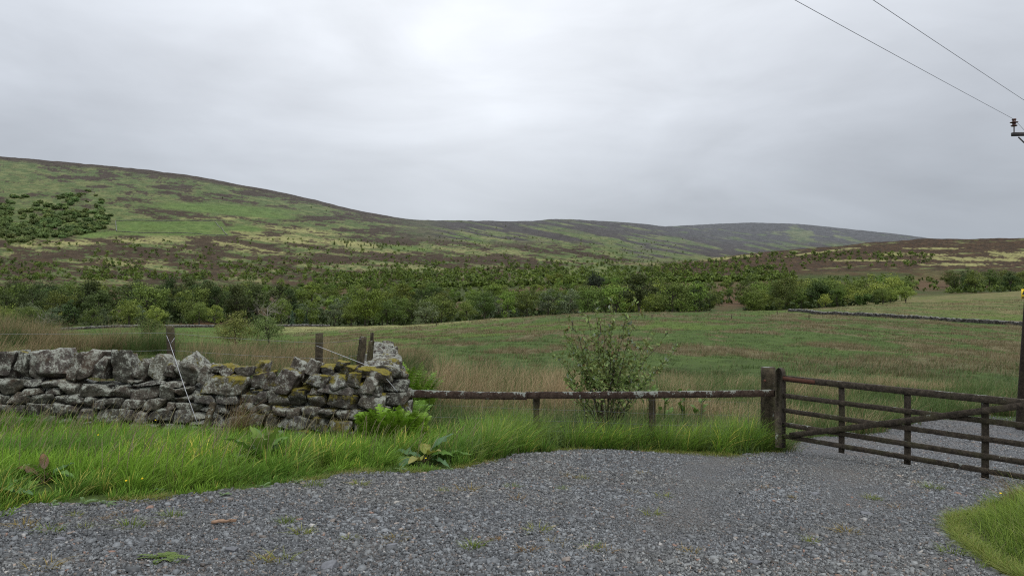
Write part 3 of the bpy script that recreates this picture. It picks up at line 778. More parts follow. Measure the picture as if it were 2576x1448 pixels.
# pointed, rounded hinge stile
mb = MB(); sec = []; zb = -2.60; zt = -1.30
prof = [(-.062, zb), (.062, zb), (.066, -1.45), (.060, -1.36), (.035, -1.315), (-.005, zt), (-.045, -1.335), (-.064, -1.40)]
V = [gw(l, o, z) for o in (.055, -.055) for l, z in prof]; k = len(prof)
q = [[i, (i + 1) % k, k + (i + 1) % k, k + i] for i in range(k)]
me = mesh_arrays('hinge_stile', V, [[0, i, i + 1] for i in range(1, k - 1)] + [[k, k + i + 1, k + i] for i in range(1, k - 1)], q, np.full((2 * k, 3), .5))
o = link('hinge_stile', me, M['gate_wood'], gate); o.location = -go
part(gate, go, 'end_stile', gbeam(GL, -2.52, GL, -1.36, .07, .09, 0, 71, 8), M['gate_wood'])
BARS = [(-1.470, .098, .055), (-1.748, .074, .030), (-1.988, .072, .030), (-2.216, .074, .030), (-2.405, .072, .030)]
top_bar = None
for i, (z, h_, th) in enumerate(BARS):
    o = part(gate, go, 'top_bar' if i == 0 else 'bar', gbeam(.05, z, GL + .03, z + (.006 if i == 0 else -.004), th, h_, .012 if i else 0.0, 80 + i, 26), M['gate_wood'])
    top_bar = top_bar or o
for i, (l, zb_) in enumerate(((1.03, -2.520), (2.01, -2.518), (3.01, -2.516))):
    part(gate, go, 'upright', gbeam(l, zb_, l, -1.52, .026, .088, -.018, 90 + i, 8), M['gate_wood'])
part(gate, go, 'diagonal_brace', gbeam(.20, -2.372, 3.70, -1.432, .030, .085, .045, 95, 24), M['gate_wood'])
mb = MB(); beam(mb, gw(.0, .034, -1.462), gw(.62, .034, -1.475), .012, .055, side=sd, segs=8, jit=.001, seed=97); o = part(gate, go, 'hinge_strap', mb, M['rust']); o.parent = top_bar; o.location = (0, 0, 0)

# ------------------------------------------------------------------ electricity pole and lines
PD = 18.0; pb = P(2571.5, 1045, PD); pz = Hs(pb[0], pb[1]); pole = empty('electricity_pole', (pb[0], pb[1], pz), 'dark timber electricity pole beyond the gate carrying a crossarm', 'pole'); po = np.array(pole.location)
ptop = P(2622, 290, PD); pb2 = np.array([pb[0], pb[1], pz - .4])
mb = MB(); tube(mb, [pb2 + (ptop - pb2) * t for t in np.linspace(0, 1, 16)], np.linspace(.165, .112, 16), 14); part(pole, po, 'shaft', mb, M['pole_wood'], True)
AD = np.array([.70, -.72, 0]); AD /= np.linalg.norm(AD)            # the crossarm lies square to the lines
arm_end = P(2546, 338, PD); arm_dir = np.array([.72, -.69, 0.0]); arm_dir /= np.linalg.norm(arm_dir)
# arm runs from its visible end past the pole
m, nt = newmat('dark_steel'); n = N(nt); n.out(n.principled((.035, .033, .032), .6, .4)); M['steel'] = m
m, nt = newmat('brown_porcelain'); n = N(nt); n.out(n.principled((.060, .022, .016), .25, .5)); M['porcelain'] = m
m, nt = newmat('warning_yellow'); n = N(nt); n.out(n.principled((.75, .52, .02), .5, .3)); M['yellow'] = m
m, nt = newmat('sign_black'); n = N(nt); n.out(n.principled((.012, .012, .012), .5, .3)); M['black'] = m
axis = np.array([ptop[0] - arm_end[0], ptop[1] - arm_end[1], 0.0]); arm_far = arm_end + axis * 2.6 + np.array([.25, -.1, .02])
mb = MB(); beam(mb, arm_end, arm_far, .09, .085, segs=8, jit=.001, seed=3); cross = part(pole, po, 'crossarm', mb, M['steel'])
mb = MB(); tube(mb, [P(2562, 345, PD - .02), P(2592, 374, PD)], .016, 6); part(pole, po, 'arm_brace', mb, M['steel'])
def insulator(base):
    ins = MB(); b = np.asarray(base, float); prof = [(0, .013), (.15, .013), (.15, .055), (.17, .075), (.185, .05), (.20, .035), (.225, .045), (.24, .088), (.252, .088), (.262, .04), (.29, .038), (.31, .05), (.33, .045), (.335, .0)]
    s = 14; V = np.array([[b[0] + r_ * math.cos(k * 2 * math.pi / s), b[1] + r_ * math.sin(k * 2 * math.pi / s), b[2] + z] for z, r_ in prof for k in range(s)])
    ins.add(V, None, [[i * s + k, i * s + (k + 1) % s, (i + 1) * s + (k + 1) % s, (i + 1) * s + k] for i in range(len(prof) - 1) for k in range(s)])
    o = part(pole, po, 'insulator', ins, M['porcelain'], True); o.parent = cross; o.location = (0, 0, 0); return o
i1 = P(2551, 334, PD); insulator(i1); i2 = arm_far + np.array([-.06, 0, .04]); insulator(i2)
sg = MB(); sp = P(2570.5, 739, PD - .19); 
sgo = empty('warning_sign', sp, 'small yellow warning plate fixed on the electricity pole', 'sign')
yaw = np.array([.80, -.60, 0]); 
def plate(c, wd, hg, dep, out=.0):
    s = np.array([.86, .51, 0]); nrm = np.array([.51, -.86, 0]); V = []
    for o_ in (0, dep):
        for a_, b_ in ((-1, -1), (1, -1), (1, 1), (-1, 1)): V.append(c + s * a_ * wd / 2 + np.array([0, 0, b_ * hg / 2]) + nrm * (o_ + out))
    return V, [[4, 5, 6, 7], [3, 2, 1, 0], [0, 1, 5, 4], [1, 2, 6, 5], [2, 3, 7, 6], [3, 0, 4, 7]]
cpl = np.array(sp) + np.array([.03, 0, 0])
_v, _q = plate(cpl, .16, .23, .004); sg.add(_v, None, _q); part(sgo, sgo.location, "plate", sg, M["yellow"])
bm = MB(); s_ = np.array([.86, .51, 0]); nr = np.array([.51, -.86, 0])
def flat(pts): 
    return [cpl + s_ * a_ + np.array([0, 0, b_]) + nr * .0065 for a_, b_ in pts]
bm.add(flat([(-.06, -.02), (.06, -.02), (.0, .09)]), [[0, 1, 2]]); bm.add(flat([(-.06, -.10), (.06, -.10), (.06, -.085), (-.06, -.085)]), None, [[0, 1, 2, 3]]); bm.add(flat([(-.06, -.07), (.06, -.07), (.06, -.055), (-.06, -.055)]), None, [[0, 1, 2, 3]])
part(sgo, sgo.location, 'pictogram', bm, M['black'])

def line(name, a, b, label, sag, grp='overhead electricity lines', back=None):
    a = np.asarray(a, float); b = np.asarray(b, float); mb = MB()
    far = b + (b - a) / np.linalg.norm((b - a)[:2]) * 34
    pts = [a + (far - a) * t - np.array([0, 0, sag * 4 * t * (1 - t)]) for t in np.linspace(0, 1, 60)]
    if back is not None: pts = [np.asarray(back, float)] + pts
    tube(mb, pts, .0042, 6); o = link('power_line', mb.mesh('power_line'), M['line']); return tag(o, label, 'cable', grp)
w1a = i1 + np.array([0, 0, .318])
line('power_line', w1a, P(2026, -2, 10.15) , 'lower of two overhead lines, tied to the brown insulator', .12, back=P(2640, 395, 19.2))
w2a = P(2615, 277.5, 16.3)
line('power_line', w2a, P(2215, -2, 10.2), 'upper of two overhead lines crossing the sky', .12)
# ------------------------------------------------------------------ grasses
def blades(x, y, h, w, lean, lean_dir, cb, ct, segs=3, z=None, droop=1.0, tipw=.12):
    """many thin leaves as one set of arrays: quads up the blade, colours from base cb to tip ct"""
    n = len(x); z = H(x, y) if z is None else z
    face = rng.uniform(0, math.pi, n); fx, fy = np.cos(face), np.sin(face)
    V = np.zeros((n, 2 * (segs + 1), 3)); C = np.zeros((n, 2 * (segs + 1), 3))
    for k in range(segs + 1):
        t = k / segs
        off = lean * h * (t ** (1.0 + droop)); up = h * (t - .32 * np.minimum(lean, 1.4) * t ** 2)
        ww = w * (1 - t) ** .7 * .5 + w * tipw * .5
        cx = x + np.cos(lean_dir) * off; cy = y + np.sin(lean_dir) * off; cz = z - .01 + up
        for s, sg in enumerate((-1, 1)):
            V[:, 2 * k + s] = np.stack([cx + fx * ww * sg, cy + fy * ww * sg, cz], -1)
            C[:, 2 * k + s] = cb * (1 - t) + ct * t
    b = np.arange(n)[:, None] * (2 * (segs + 1))
    q = np.concatenate([np.stack([b[:, 0] + 2 * k, b[:, 0] + 2 * k + 1, b[:, 0] + 2 * k + 3, b[:, 0] + 2 * k + 2], -1) for k in range(segs)])
    return V.reshape(-1, 3), q, C.reshape(-1, 3)
def field_mesh(name, sets):
    vs, qs, cs, n0 = [], [], [], 0
    for v, q, c in sets: vs.append(v); qs.append(q + n0); cs.append(c); n0 += len(v)
    return mesh_arrays(name, np.concatenate(vs), None, np.concatenate(qs), np.concatenate(cs))
def mixc(a, b, t): return np.asarray(a)[None] * (1 - t[:, None]) + np.asarray(b)[None] * t[:, None]
def proj(x, y): z = H(x, y); yy = np.maximum(y, .5); return CX + F * x / yy, CY - (z - EYE) * F / yy
def front_line(x):                                             # plan line of wall face and rail fence: grass verge lies in front of it
    return np.where(x < -1.9, W1.a[1] + (x - W1.a[0]) * (W1.t[1] / W1.t[0]) - .26, 11.70 + (x + 1.9) * .155)
WIND = .35                                                     # prevailing lean, towards +x
def clumps(n, xr, yr, per, rad, seed, fn):
    """tussocks: n clump centres, each of per leaves; fn(cx, cy) gives keep, height, tan share, density"""
    rr = np.random.default_rng(seed); cx = rr.uniform(*xr, n); cy = rr.uniform(*yr, n)
    kp, hh, tan, dn = fn(cx, cy); ok = kp; cx, cy, hh, tan = cx[ok], cy[ok], hh[ok], tan[ok]
    n = len(cx); rc = rad * rr.uniform(.6, 1.4, n); tone = rr.uniform(.75, 1.25, n)
    a = rr.uniform(0, 6.28, (n, per)); q = np.sqrt(rr.uniform(0, 1, (n, per))) * rc[:, None]
    x = (cx[:, None] + np.cos(a) * q); y = (cy[:, None] + np.sin(a) * q)
    h = hh[:, None] * rr.uniform(.55, 1.2, (n, per)) * (1 - .25 * (q / rc[:, None]) ** 2)
    out = .15 + .75 * (q / rc[:, None]); lx = np.cos(a) * out + WIND; ly = np.sin(a) * out
    lean = np.hypot(lx, ly) * rr.uniform(.3, .9, (n, per)); ld = np.arctan2(ly, lx)
    tn = (rr.uniform(0, 1, (n, per)) < tan[:, None]).astype(float)
    g = rr.uniform(0, 1, (n, per, 1)); tn = tn[..., None]
    cb = (np.array([.050, .082, .022]) * (1 - g) + np.array([.085, .125, .034]) * g) * (1 - tn) + np.array([.145, .115, .055]) * tn
    ct = (np.array([.085, .140, .040]) * (1 - g) + np.array([.145, .210, .070]) * g) * (1 - tn) + (np.array([.54, .43, .25]) * (1 - g) + np.array([.38, .26, .15]) * g) * tn
    cb = cb * tone[:, None, None]; ct = ct * tone[:, None, None]
    f = lambda z: z.reshape(-1)
    return f(x), f(y), f(h), f(lean), f(ld), cb.reshape(-1, 3), ct.reshape(-1, 3)
# verge grass
n0 = 230000
x = rng.uniform(-9.5, 5.1, n0); y = rng.uniform(5.2, 12.9, n0)
ins = on_gravel(x, y, .10); fl = front_line(x)
ok = ~ins & (y < fl + .25) & (np.abs(x) < .70 * y + .9) & in_poly(x, y + 0.0, [(-16, 3.0), (-7, 4.6)] + [(a, b - .02) for a, b in EDGE[:16]] + [(5.3, 12.4), (4.6, 13.2), (-16, 13.2)])
x, y, fl = x[ok], y[ok], fl[ok]
# distance from the gravel edge, measured along the sight line
eu = np.array([e[0] for e in EDGE_UV[:18]], float); ed = np.array([e[1] for e in EDGE[:18]])
uu, _ = proj(x, y); de = y - np.interp(uu, eu, ed)
cl = fbm2(x * 1.6, y * 1.6, 71, 3); cl2 = fbm2(x * .55, y * .55, 72, 2)
keep = rng.uniform(0, 1, len(x)) < np.clip(.35 + de * .9 + sstep(1080, 1250, uu), .25, 1) * (.45 + 1.1 * sstep(.3, .6, cl))
x, y, de, cl, cl2, uu, fl = [a[keep] for a in (x, y, de, cl, cl2, uu, fl)]
for ax, ay in [gp(*q) for q in ((662, 1172), (1068, 1166), (112, 1222), (1590, 1118))]:
    far_ = ~((np.abs(x - ax) < .30) & (y > ay - .55) & (y < ay + .12) & (rng.uniform(0, 1, len(x)) < .85)); x, y, de, cl, cl2, uu, fl = [a[far_] for a in (x, y, de, cl, cl2, uu, fl)]
k = len(x); r1 = np.clip(rng.uniform(0, 1, k) * .6 + .9 * (fbm2(x * 2.4, y * 2.4, 79, 3) - .28), 0, 1)
h = np.clip(.05 + .30 * sstep(0, .9, de), .05, 1) * (.55 + .9 * cl) * rng.uniform(.55, 1.35, k)
h = h * (.60 - .22 * sstep(.55, 0., fl - y) * sstep(1000, 880, uu) + .0 * uu)
rs = sstep(1080, 1250, uu); h = h * (1 - rs) + rs * (.10 + .50 * sstep(.0, .25, de)) * (.55 + .9 * cl) * rng.uniform(.55, 1.3, len(x))
lean = np.abs(rng.normal(.65, .42, k)); ld = rng.normal(.25, .6, k) + (fbm2(x * 1.1, y * 1.1, 78, 2) - .5) * 5
t = np.clip(.25 + .75 * r1 * (.5 + cl2), 0, 1)
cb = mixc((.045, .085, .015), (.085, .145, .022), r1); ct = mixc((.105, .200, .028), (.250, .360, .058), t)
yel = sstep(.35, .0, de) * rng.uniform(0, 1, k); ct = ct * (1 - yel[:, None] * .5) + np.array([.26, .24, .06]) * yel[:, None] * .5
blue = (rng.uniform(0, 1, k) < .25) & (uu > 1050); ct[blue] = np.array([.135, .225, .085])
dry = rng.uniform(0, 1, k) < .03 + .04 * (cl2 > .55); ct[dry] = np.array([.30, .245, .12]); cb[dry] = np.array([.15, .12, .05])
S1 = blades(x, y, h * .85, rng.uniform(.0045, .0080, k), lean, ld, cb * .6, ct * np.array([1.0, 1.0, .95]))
DOCKS = [gp(*q) for q in ((662, 1172), (1068, 1166), (112, 1222), (1590, 1118), (1385, 1125))]
def f_verge(cx, cy):
    u, _ = proj(cx, cy); dd = cy - np.interp(u, eu, ed); fl_ = front_line(cx); nn = fbm2(cx * .8, cy * .8, 171, 3)
    kp = (dd > .06) & (cy < fl_ + .22) & ~on_gravel(cx, cy, .10) & (np.abs(cx) < .70 * cy + .9) & in_poly(cx, cy, [(-16, 3.0), (-7, 4.6)] + [(a, b - .02) for a, b in EDGE[:16]] + [(5.3, 12.4), (4.6, 13.2), (-16, 13.2)]); r_ = sstep(1080, 1250, u)
    hh = (.08 + .20 * sstep(.05, .8, dd)) * (1 - r_) + (.14 + .36 * sstep(.0, .3, dd)) * r_
    hh = hh * (.6 + .9 * nn) * (1 - .35 * sstep(.45, 0., fl_ - cy) * sstep(1000, 880, u))
    for ax, ay in DOCKS: kp &= ~((np.abs(cx - ax) < .32) & (cy > ay - .6) & (cy < ay + .12))
    return kp, hh, np.clip(.02 + .15 * sstep(.62, .75, nn) + .05 * r_, 0, 1), None
xt, yt, ht, lt, dt, cbt, ctt = clumps(5200, (-9.5, 5.1), (5.2, 12.9), 34, .10, 303, f_verge)
g_ = fbm2(xt * 1.3, yt * 1.3, 172, 3)[:, None]; yl = np.clip((g_ - .25) * 2.2, 0, 1)
ctt = ctt * np.array([1.3, 1.7, .85]) * (1 - yl) + ctt * np.array([2.2, 2.45, .85]) * yl; cbt = cbt * np.array([.55, .75, .45])  # tuft bases darkened in colour, standing in for shade between tufts
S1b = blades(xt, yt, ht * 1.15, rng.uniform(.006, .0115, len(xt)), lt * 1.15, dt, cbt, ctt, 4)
# seed-headed stalks standing above it
k = 2600; x = rng.uniform(-9, 4.6, k); y = rng.uniform(7, 12.6, k); uu, _ = proj(x, y); de = y - np.interp(uu, eu, ed)
ok = (de > .5) & (y < front_line(x) + .2) & ~on_gravel(x, y); x, y = x[ok], y[ok]; k = len(x)
S2 = blades(x, y, rng.uniform(.35, .62, k), np.full(k, .0035), rng.uniform(.1, .55, k), rng.normal(.2, .8, k), mixc((.09, .12, .03), (.13, .14, .05), rng.uniform(0, 1, k)), mixc((.27, .24, .13), (.20, .16, .11), rng.uniform(0, 1, k)), 4, tipw=1.6)
# creeping blades that fray the edge onto the gravel
k = 26000; x = rng.uniform(-7.5, 4.9, k); u_ = CX + F * x / np.interp(x, [e[0] for e in EDGE[:18]], ed); y = np.interp(x, [e[0] for e in EDGE[:18]], ed) - np.abs(rng.normal(0, .16, k)) + .10
ok = (rng.uniform(0, 1, k) < sstep(.42, .62, fbm2(x * 1.8, y * 1.8, 173, 3))) & (np.abs(x) < .7 * y + .9); x, y = x[ok], y[ok]; k = len(x); r1 = rng.uniform(0, 1, k)
S4 = blades(x, y, rng.uniform(.03, .10, k), np.full(k, .006), np.abs(rng.normal(1.0, .4, k)), rng.uniform(0, 6.28, k), mixc((.06, .09, .015), (.14, .10, .04), r1), mixc((.17, .26, .035), (.34, .27, .10), np.clip(r1 * 1.2 - .2, 0, 1)))
# corner by the right edge
n1 = 62000; x = rng.uniform(2.2, 10.3, n1); y = rng.uniform(3.7, 8.2, n1); dx = (fbm2(x * 3, y * 3, 77, 3) - .5) * .5; dy = (fbm2(x * 3, y * 3, 82, 3) - .5) * .5
ok = in_poly(x + dx, y + dy, VERGE_CORNER) & (x < .70 * y + 2.6); x, y = x[ok], y[ok]; k = len(x)
ins_d = np.min(np.stack([np.hypot(x - (a[0] + (b[0] - a[0]) * s), y - (a[1] + (b[1] - a[1]) * s)) for a, b in zip(CORNER[:-1], CORNER[1:]) for s in (0, .33, .66)]), 0)
r1 = rng.uniform(0, 1, k); h = (.06 + .36 * sstep(0, .75, ins_d)) * rng.uniform(.5, 1.3, k)
cb = mixc((.026, .052, .010), (.065, .110, .018), r1); ct = mixc((.13, .22, .030), (.34, .45, .070), rng.uniform(0, 1, k) ** 1.2)
dry = rng.uniform(0, 1, k) < .06; ct[dry] = np.array([.32, .28, .13])
S3 = blades(x, y, h, rng.uniform(.0035, .0065, k), np.abs(rng.normal(.55, .3, k)), rng.normal(1.6, 1.3, k), cb, ct)
k = 9000; j = rng.integers(0, len(CORNER) - 1, k); t = rng.uniform(0, 1, k); ca_ = np.array(CORNER); x = ca_[j, 0] * (1 - t) + ca_[j + 1, 0] * t + np.abs(rng.normal(0, .06, k)) - .03; y = ca_[j, 1] * (1 - t) + ca_[j + 1, 1] * t + rng.normal(0, .04, k); r1 = rng.uniform(0, 1, k)
S5 = blades(x, y, rng.uniform(.03, .14, k), np.full(k, .0055), np.abs(rng.normal(1.0, .4, k)), rng.uniform(0, 6.28, k), mixc((.05, .09, .015), (.09, .09, .03), r1), mixc((.17, .27, .035), (.30, .30, .08), r1))
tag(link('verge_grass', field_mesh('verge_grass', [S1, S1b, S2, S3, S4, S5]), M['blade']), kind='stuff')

# rushes and rank grass in the fields behind the wall, the rail and the gate
def track(x, y):                                               # the stony track beyond the gate
    return on_gravel(x, y, .12)
def behind(cx, cy):
    return np.where(cx < -1.9, cy > front_line(cx) + .75, cy > front_line(cx) + .12) & ~((cx > -3.3) & (cx < -1.2) & (cy < 24) & (np.abs(cx - (W2.a[0] + (W2.b[0] - W2.a[0]) * (cy - W2.a[1]) / (W2.b[1] - W2.a[1]))) < .48)) & (np.abs(cx) < .70 * cy + 1.5)
SETS = []
def f_right(cx, cy):                                           # strip right behind the rail and gate
    u, v = proj(cx, cy); nn = fbm2(cx * .45, cy * .45, 81, 3); n3 = fbm2(cx * 1.2, cy * 1.2, 82, 2)
    kp = behind(cx, cy) & (cx > -2.2) & ~track(cx, cy) & ~((cx > 3.9) & (cy < 12.4 - (cx - 4.39) * 1.266 + .1)) & (rng.uniform(0, 1, len(cx)) < np.where(cy < 15.5, .95, .35 + .9 * sstep(.3, .55, nn)))
    tanband = sstep(15.5, 17, cy) * sstep(27, 22, cy) * sstep(1040, 1080, u) * sstep(1520, 1380, u)
    tall = np.where(u < 1960, .50 + .10 * (cy < 15.2) + .26 * sstep(15.5, 17.5, cy) * sstep(26, 22, cy), .42 + .16 * sstep(15, 17, cy)) * (.6 + .75 * n3) * (1 + .35 * tanband) * np.clip((cy - front_line(cx)) / .8 + .55, .5, 1)
    kp &= True; tan = np.clip(.04 + .60 * tanband + .40 * sstep(.52, .64, nn) * sstep(14, 16, cy) + .12 * sstep(.58, .68, nn) + .30 * sstep(16, 18, cy) * sstep(.40, .55, nn), 0, .95)
    return kp, tall, tan, None
x, y, h, ln, ld, cb, ct = clumps(4600, (-2.6, 18.5), (11.6, 26), 44, .21, 301, f_right)
SETS.append(blades(x, y, h, np.where(y > 15.5, .0085, .0062), ln, ld, cb, ct, 3))
def f_left(cx, cy):                                            # rushy field behind the wall
    u, v = proj(cx, cy); nn = fbm2(cx * .20, cy * .16, 83, 3)
    nn = np.maximum(nn, .5 * sstep(430, 480, u) * (cy > 18))
    kp = behind(cx, cy) & (cx < -1.6 - .10 * (cy - 11)) & (cy < np.interp(u, [330, 480], [44, 33])) & (rng.uniform(0, 1, len(cx)) < .25 + 1.0 * sstep(.34, .56, nn))
    ridge = 1 + .30 * sstep(28, 36, cy) * sstep(-6, -10, cx)
    return kp, (.36 + 1.25 * sstep(.3, .7, nn) * (.45 + .95 * fbm2(cx * .9, cy * .7, 88, 2))) * ridge + .20 * sstep(18, 22, cy) * sstep(400, 470, u), np.clip(.08 + .85 * sstep(.44, .62, fbm2(cx * .5, cy * .35, 84, 3)), 0, .8), None
x, y, h, ln, ld, cb, ct = clumps(4300, (-32, -1.6), (12.6, 44), 46, .34, 302, f_left)
SETS.append(blades(x, y, h, np.full(len(x), .0100), ln * 1.1, ld, cb * .7, ct * np.array([.74, .74, .72]), 2))
tag(link('rushes', field_mesh('rushes', SETS), M['blade']), kind='stuff')

# short tussocky pasture further out
def f_far(cx, cy):
    u, v = proj(cx, cy)
    n1_ = fbm2(cx * .30, cy * .11, 21, 4); n2_ = fbm2(cx * 1.1, cy * .45, 22, 3)
    bias = .04 * sstep(1700, 2500, u) + .03 * sstep(180, 90, cy) * sstep(1400, 1900, u)
    br = sstep(.50, .61, n1_ * .7 + n2_ * .3 + bias)
    edge = sstep(17, 24, cy)
    kp = (u > -80) & (u < 2660) & ~((cx < -1.6 - .10 * (cy - 11)) & (cy < 43)) & (rng.uniform(0, 1, len(cx)) < (.32 + .68 * br) * edge) & ~track(cx, cy)
    near = sstep(45, 22, cy); br = br * (1 - .6 * near)
    return kp, (.16 + .16 * br) * (1 + .5 * near) * np.where(cy > 110, 1.1, 1), np.clip(.10 + .80 * br - .1 * near, 0, .92), None
SETS = []
for (ya, yb, n_, per, rad, wd, sg) in ((17, 32, 5200, 22, .26, .010, 2), (32, 62, 9000, 16, .42, .020, 1), (62, 120, 13000, 12, .65, .036, 1), (120, 235, 15000, 9, 1.0, .065, 1)):
    def ff(cx, cy): return f_far(cx, cy)
    rr = np.random.default_rng(int(ya)); 
    x, y, h, ln, ld, cb, ct = clumps(n_, (-.70 * yb, .70 * yb), (ya, yb), per, rad, 400 + int(ya), ff)
    SETS.append(blades(x, y, h * (1 + .0012 * yb), np.full(len(x), wd), ln * 1.2, ld, cb * .95, ct * np.array([.50, .54, .54]), sg))
tag(link('pasture_tussocks', field_mesh('pasture_tussocks', SETS), M['blade']), kind='stuff')

# ------------------------------------------------------------------ single plants near the camera
def leaf_blade(mb, base, dirv, length, width, cols, r, droop=.4, fold=.25, wave=.12, nseg=7, tip=.9):
    """a broad leaf with a raised midrib fold and wavy margins"""
    base = np.asarray(base, float); d = np.asarray(dirv, float); d /= np.linalg.norm(d)
    side = np.cross(d, [0, 0, 1.]); side /= np.linalg.norm(side) + 1e-9; up = np.cross(side, d)
    V = []; C = []
    for i in range(nseg + 1):
        t = i / nseg; cen = base + d * length * t - np.array([0, 0, 1]) * droop * length * t ** 2 * .5
        w = width * .5 * (math.sin(math.pi * min(1, t ** .75 * .97 + .03)) ** .8) if t > .0 else .004
        if i == nseg: w = .002
        wv = [r.normal(0, wave * width * .5) for _ in range(2)]
        V += [cen - side * w + up * (w * fold + wv[0] * (w / width)), cen, cen + side * w + up * (w * fold + wv[1] * (w / width))]
        cc = np.asarray(cols[0]) * (1 - t) + np.asarray(cols[1]) * t
        C += [cc * r.uniform(.85, 1.1), cc * 1.25, cc * r.uniform(.85, 1.1)]
    q = [[i * 3 + a, i * 3 + a + 1, i * 3 + a + 4, i * 3 + a + 3] for i in range(nseg) for a in range(2)]
    mb.add(V, None, q, C)
def dock(u, v, size, nleaf, label, seed, cols, flat=.5):
    x, y = gp(u, v); z = Hs(x, y); r = np.random.default_rng(seed); o = empty('dock_plant', (x, y, z), label, 'dock plant', 'broad leaved docks')
    for i in range(nleaf):
        a = i * 2.4 + r.uniform(-.4, .4); el = r.uniform(.25, 1.25) * (1 - flat * .4)
        if i < 3: el = r.uniform(.15, .5)
        L = size * r.uniform(.65, 1.1); dv = np.array([math.cos(a) * math.cos(el), math.sin(a) * math.cos(el), math.sin(el)])
        mb = MB(); st = np.array([dv[0] * .05, dv[1] * .05, .03 + .1 * math.sin(el)])
        tube(mb, [[0, 0, 0], st * .6, st + dv * .06], .004, 5, (.11, .08, .04), False)
        c0, c1 = cols[i % len(cols)]; leaf_blade(mb, st + dv * .04, dv, L, L * r.uniform(.30, .40), (c0, c1), r, r.uniform(.3, 1.0), .3, .5, 9)
        o2 = link('leaf', mb.mesh('dock_leaf', True), M['leaf'], o)
    return o
DK = 1.0
GL1 = ((.075, .150, .022), (.105, .200, .035)); GL2 = ((.100, .180, .030), (.150, .215, .040)); GL3 = ((.060, .125, .045), (.085, .160, .070)); GLR = ((.10, .06, .035), (.17, .09, .04)); GLY = ((.16, .19, .03), (.24, .21, .05))
dock(662, 1172, .56, 17, 'big bright dock at the wall foot right of the wooden stake', 1, (GL1, GL2, GL1, GL2), .2)
dock(1068, 1166, .50, 11, 'dock with a broad drooping leaf beside the gravel edge and fern', 2, (GL1, GL3, GLY, GL3), .9)
dock(112, 1222, .33, 8, 'dock with reddish brown leaves in the grass near the gravel', 3, (GL1, GLR, GL2, GL3, GLR), .4)
dock(1590, 1118, .30, 7, 'dock in the grass below the rail beside a straw tussock', 4, (GL1, GL2), .3)
dock(1385, 1125, .24, 6, 'small dock growing under the left post of the low rail', 5, (GL1, GL2), .2)
dock(-6, 1262, .28, 6, 'dock cut by the frame edge near the yellow buttercups', 6, (GL3, GL1), .5)
for i, (u, v, d) in enumerate(((1632, 998, 14.3), (1668, 995, 14.5), (1720, 990, 14.6), (1765, 985, 14.8))):
    p = P(u, v, d); x, y = p[0], p[1]; z = Hs(x, y); r = np.random.default_rng(600 + i)
    o = empty('dock_plant', (x, y, z), 'pale upright dock standing behind the rail right of the willow', 'dock plant', 'pale docks behind the rail')
    top = P(u, 948 + 14 * (i % 2), d)[2] - z
    for j in range(11):
        a = j * 2.4 + r.uniform(0, 1); el = r.uniform(.7, 1.3); dv = np.array([math.cos(a) * math.cos(el), math.sin(a) * math.cos(el), math.sin(el)]); mb = MB()
        st = np.array([dv[0] * .06, dv[1] * .06, max(.1, top - .26) * r.uniform(.5, 1.05)]) + np.array([r.normal(0, .06), 0, 0]); tube(mb, [[0, 0, 0], st], .004, 5, (.10, .13, .04), False)
        leaf_blade(mb, st, dv, r.uniform(.16, .30), r.uniform(.06, .10), ((.085, .155, .03), (.14, .21, .045)), r, r.uniform(.4, 1.1), .3, .4, 7); link('leaf', mb.mesh('dock_leaf', True), M['leaf'], o)

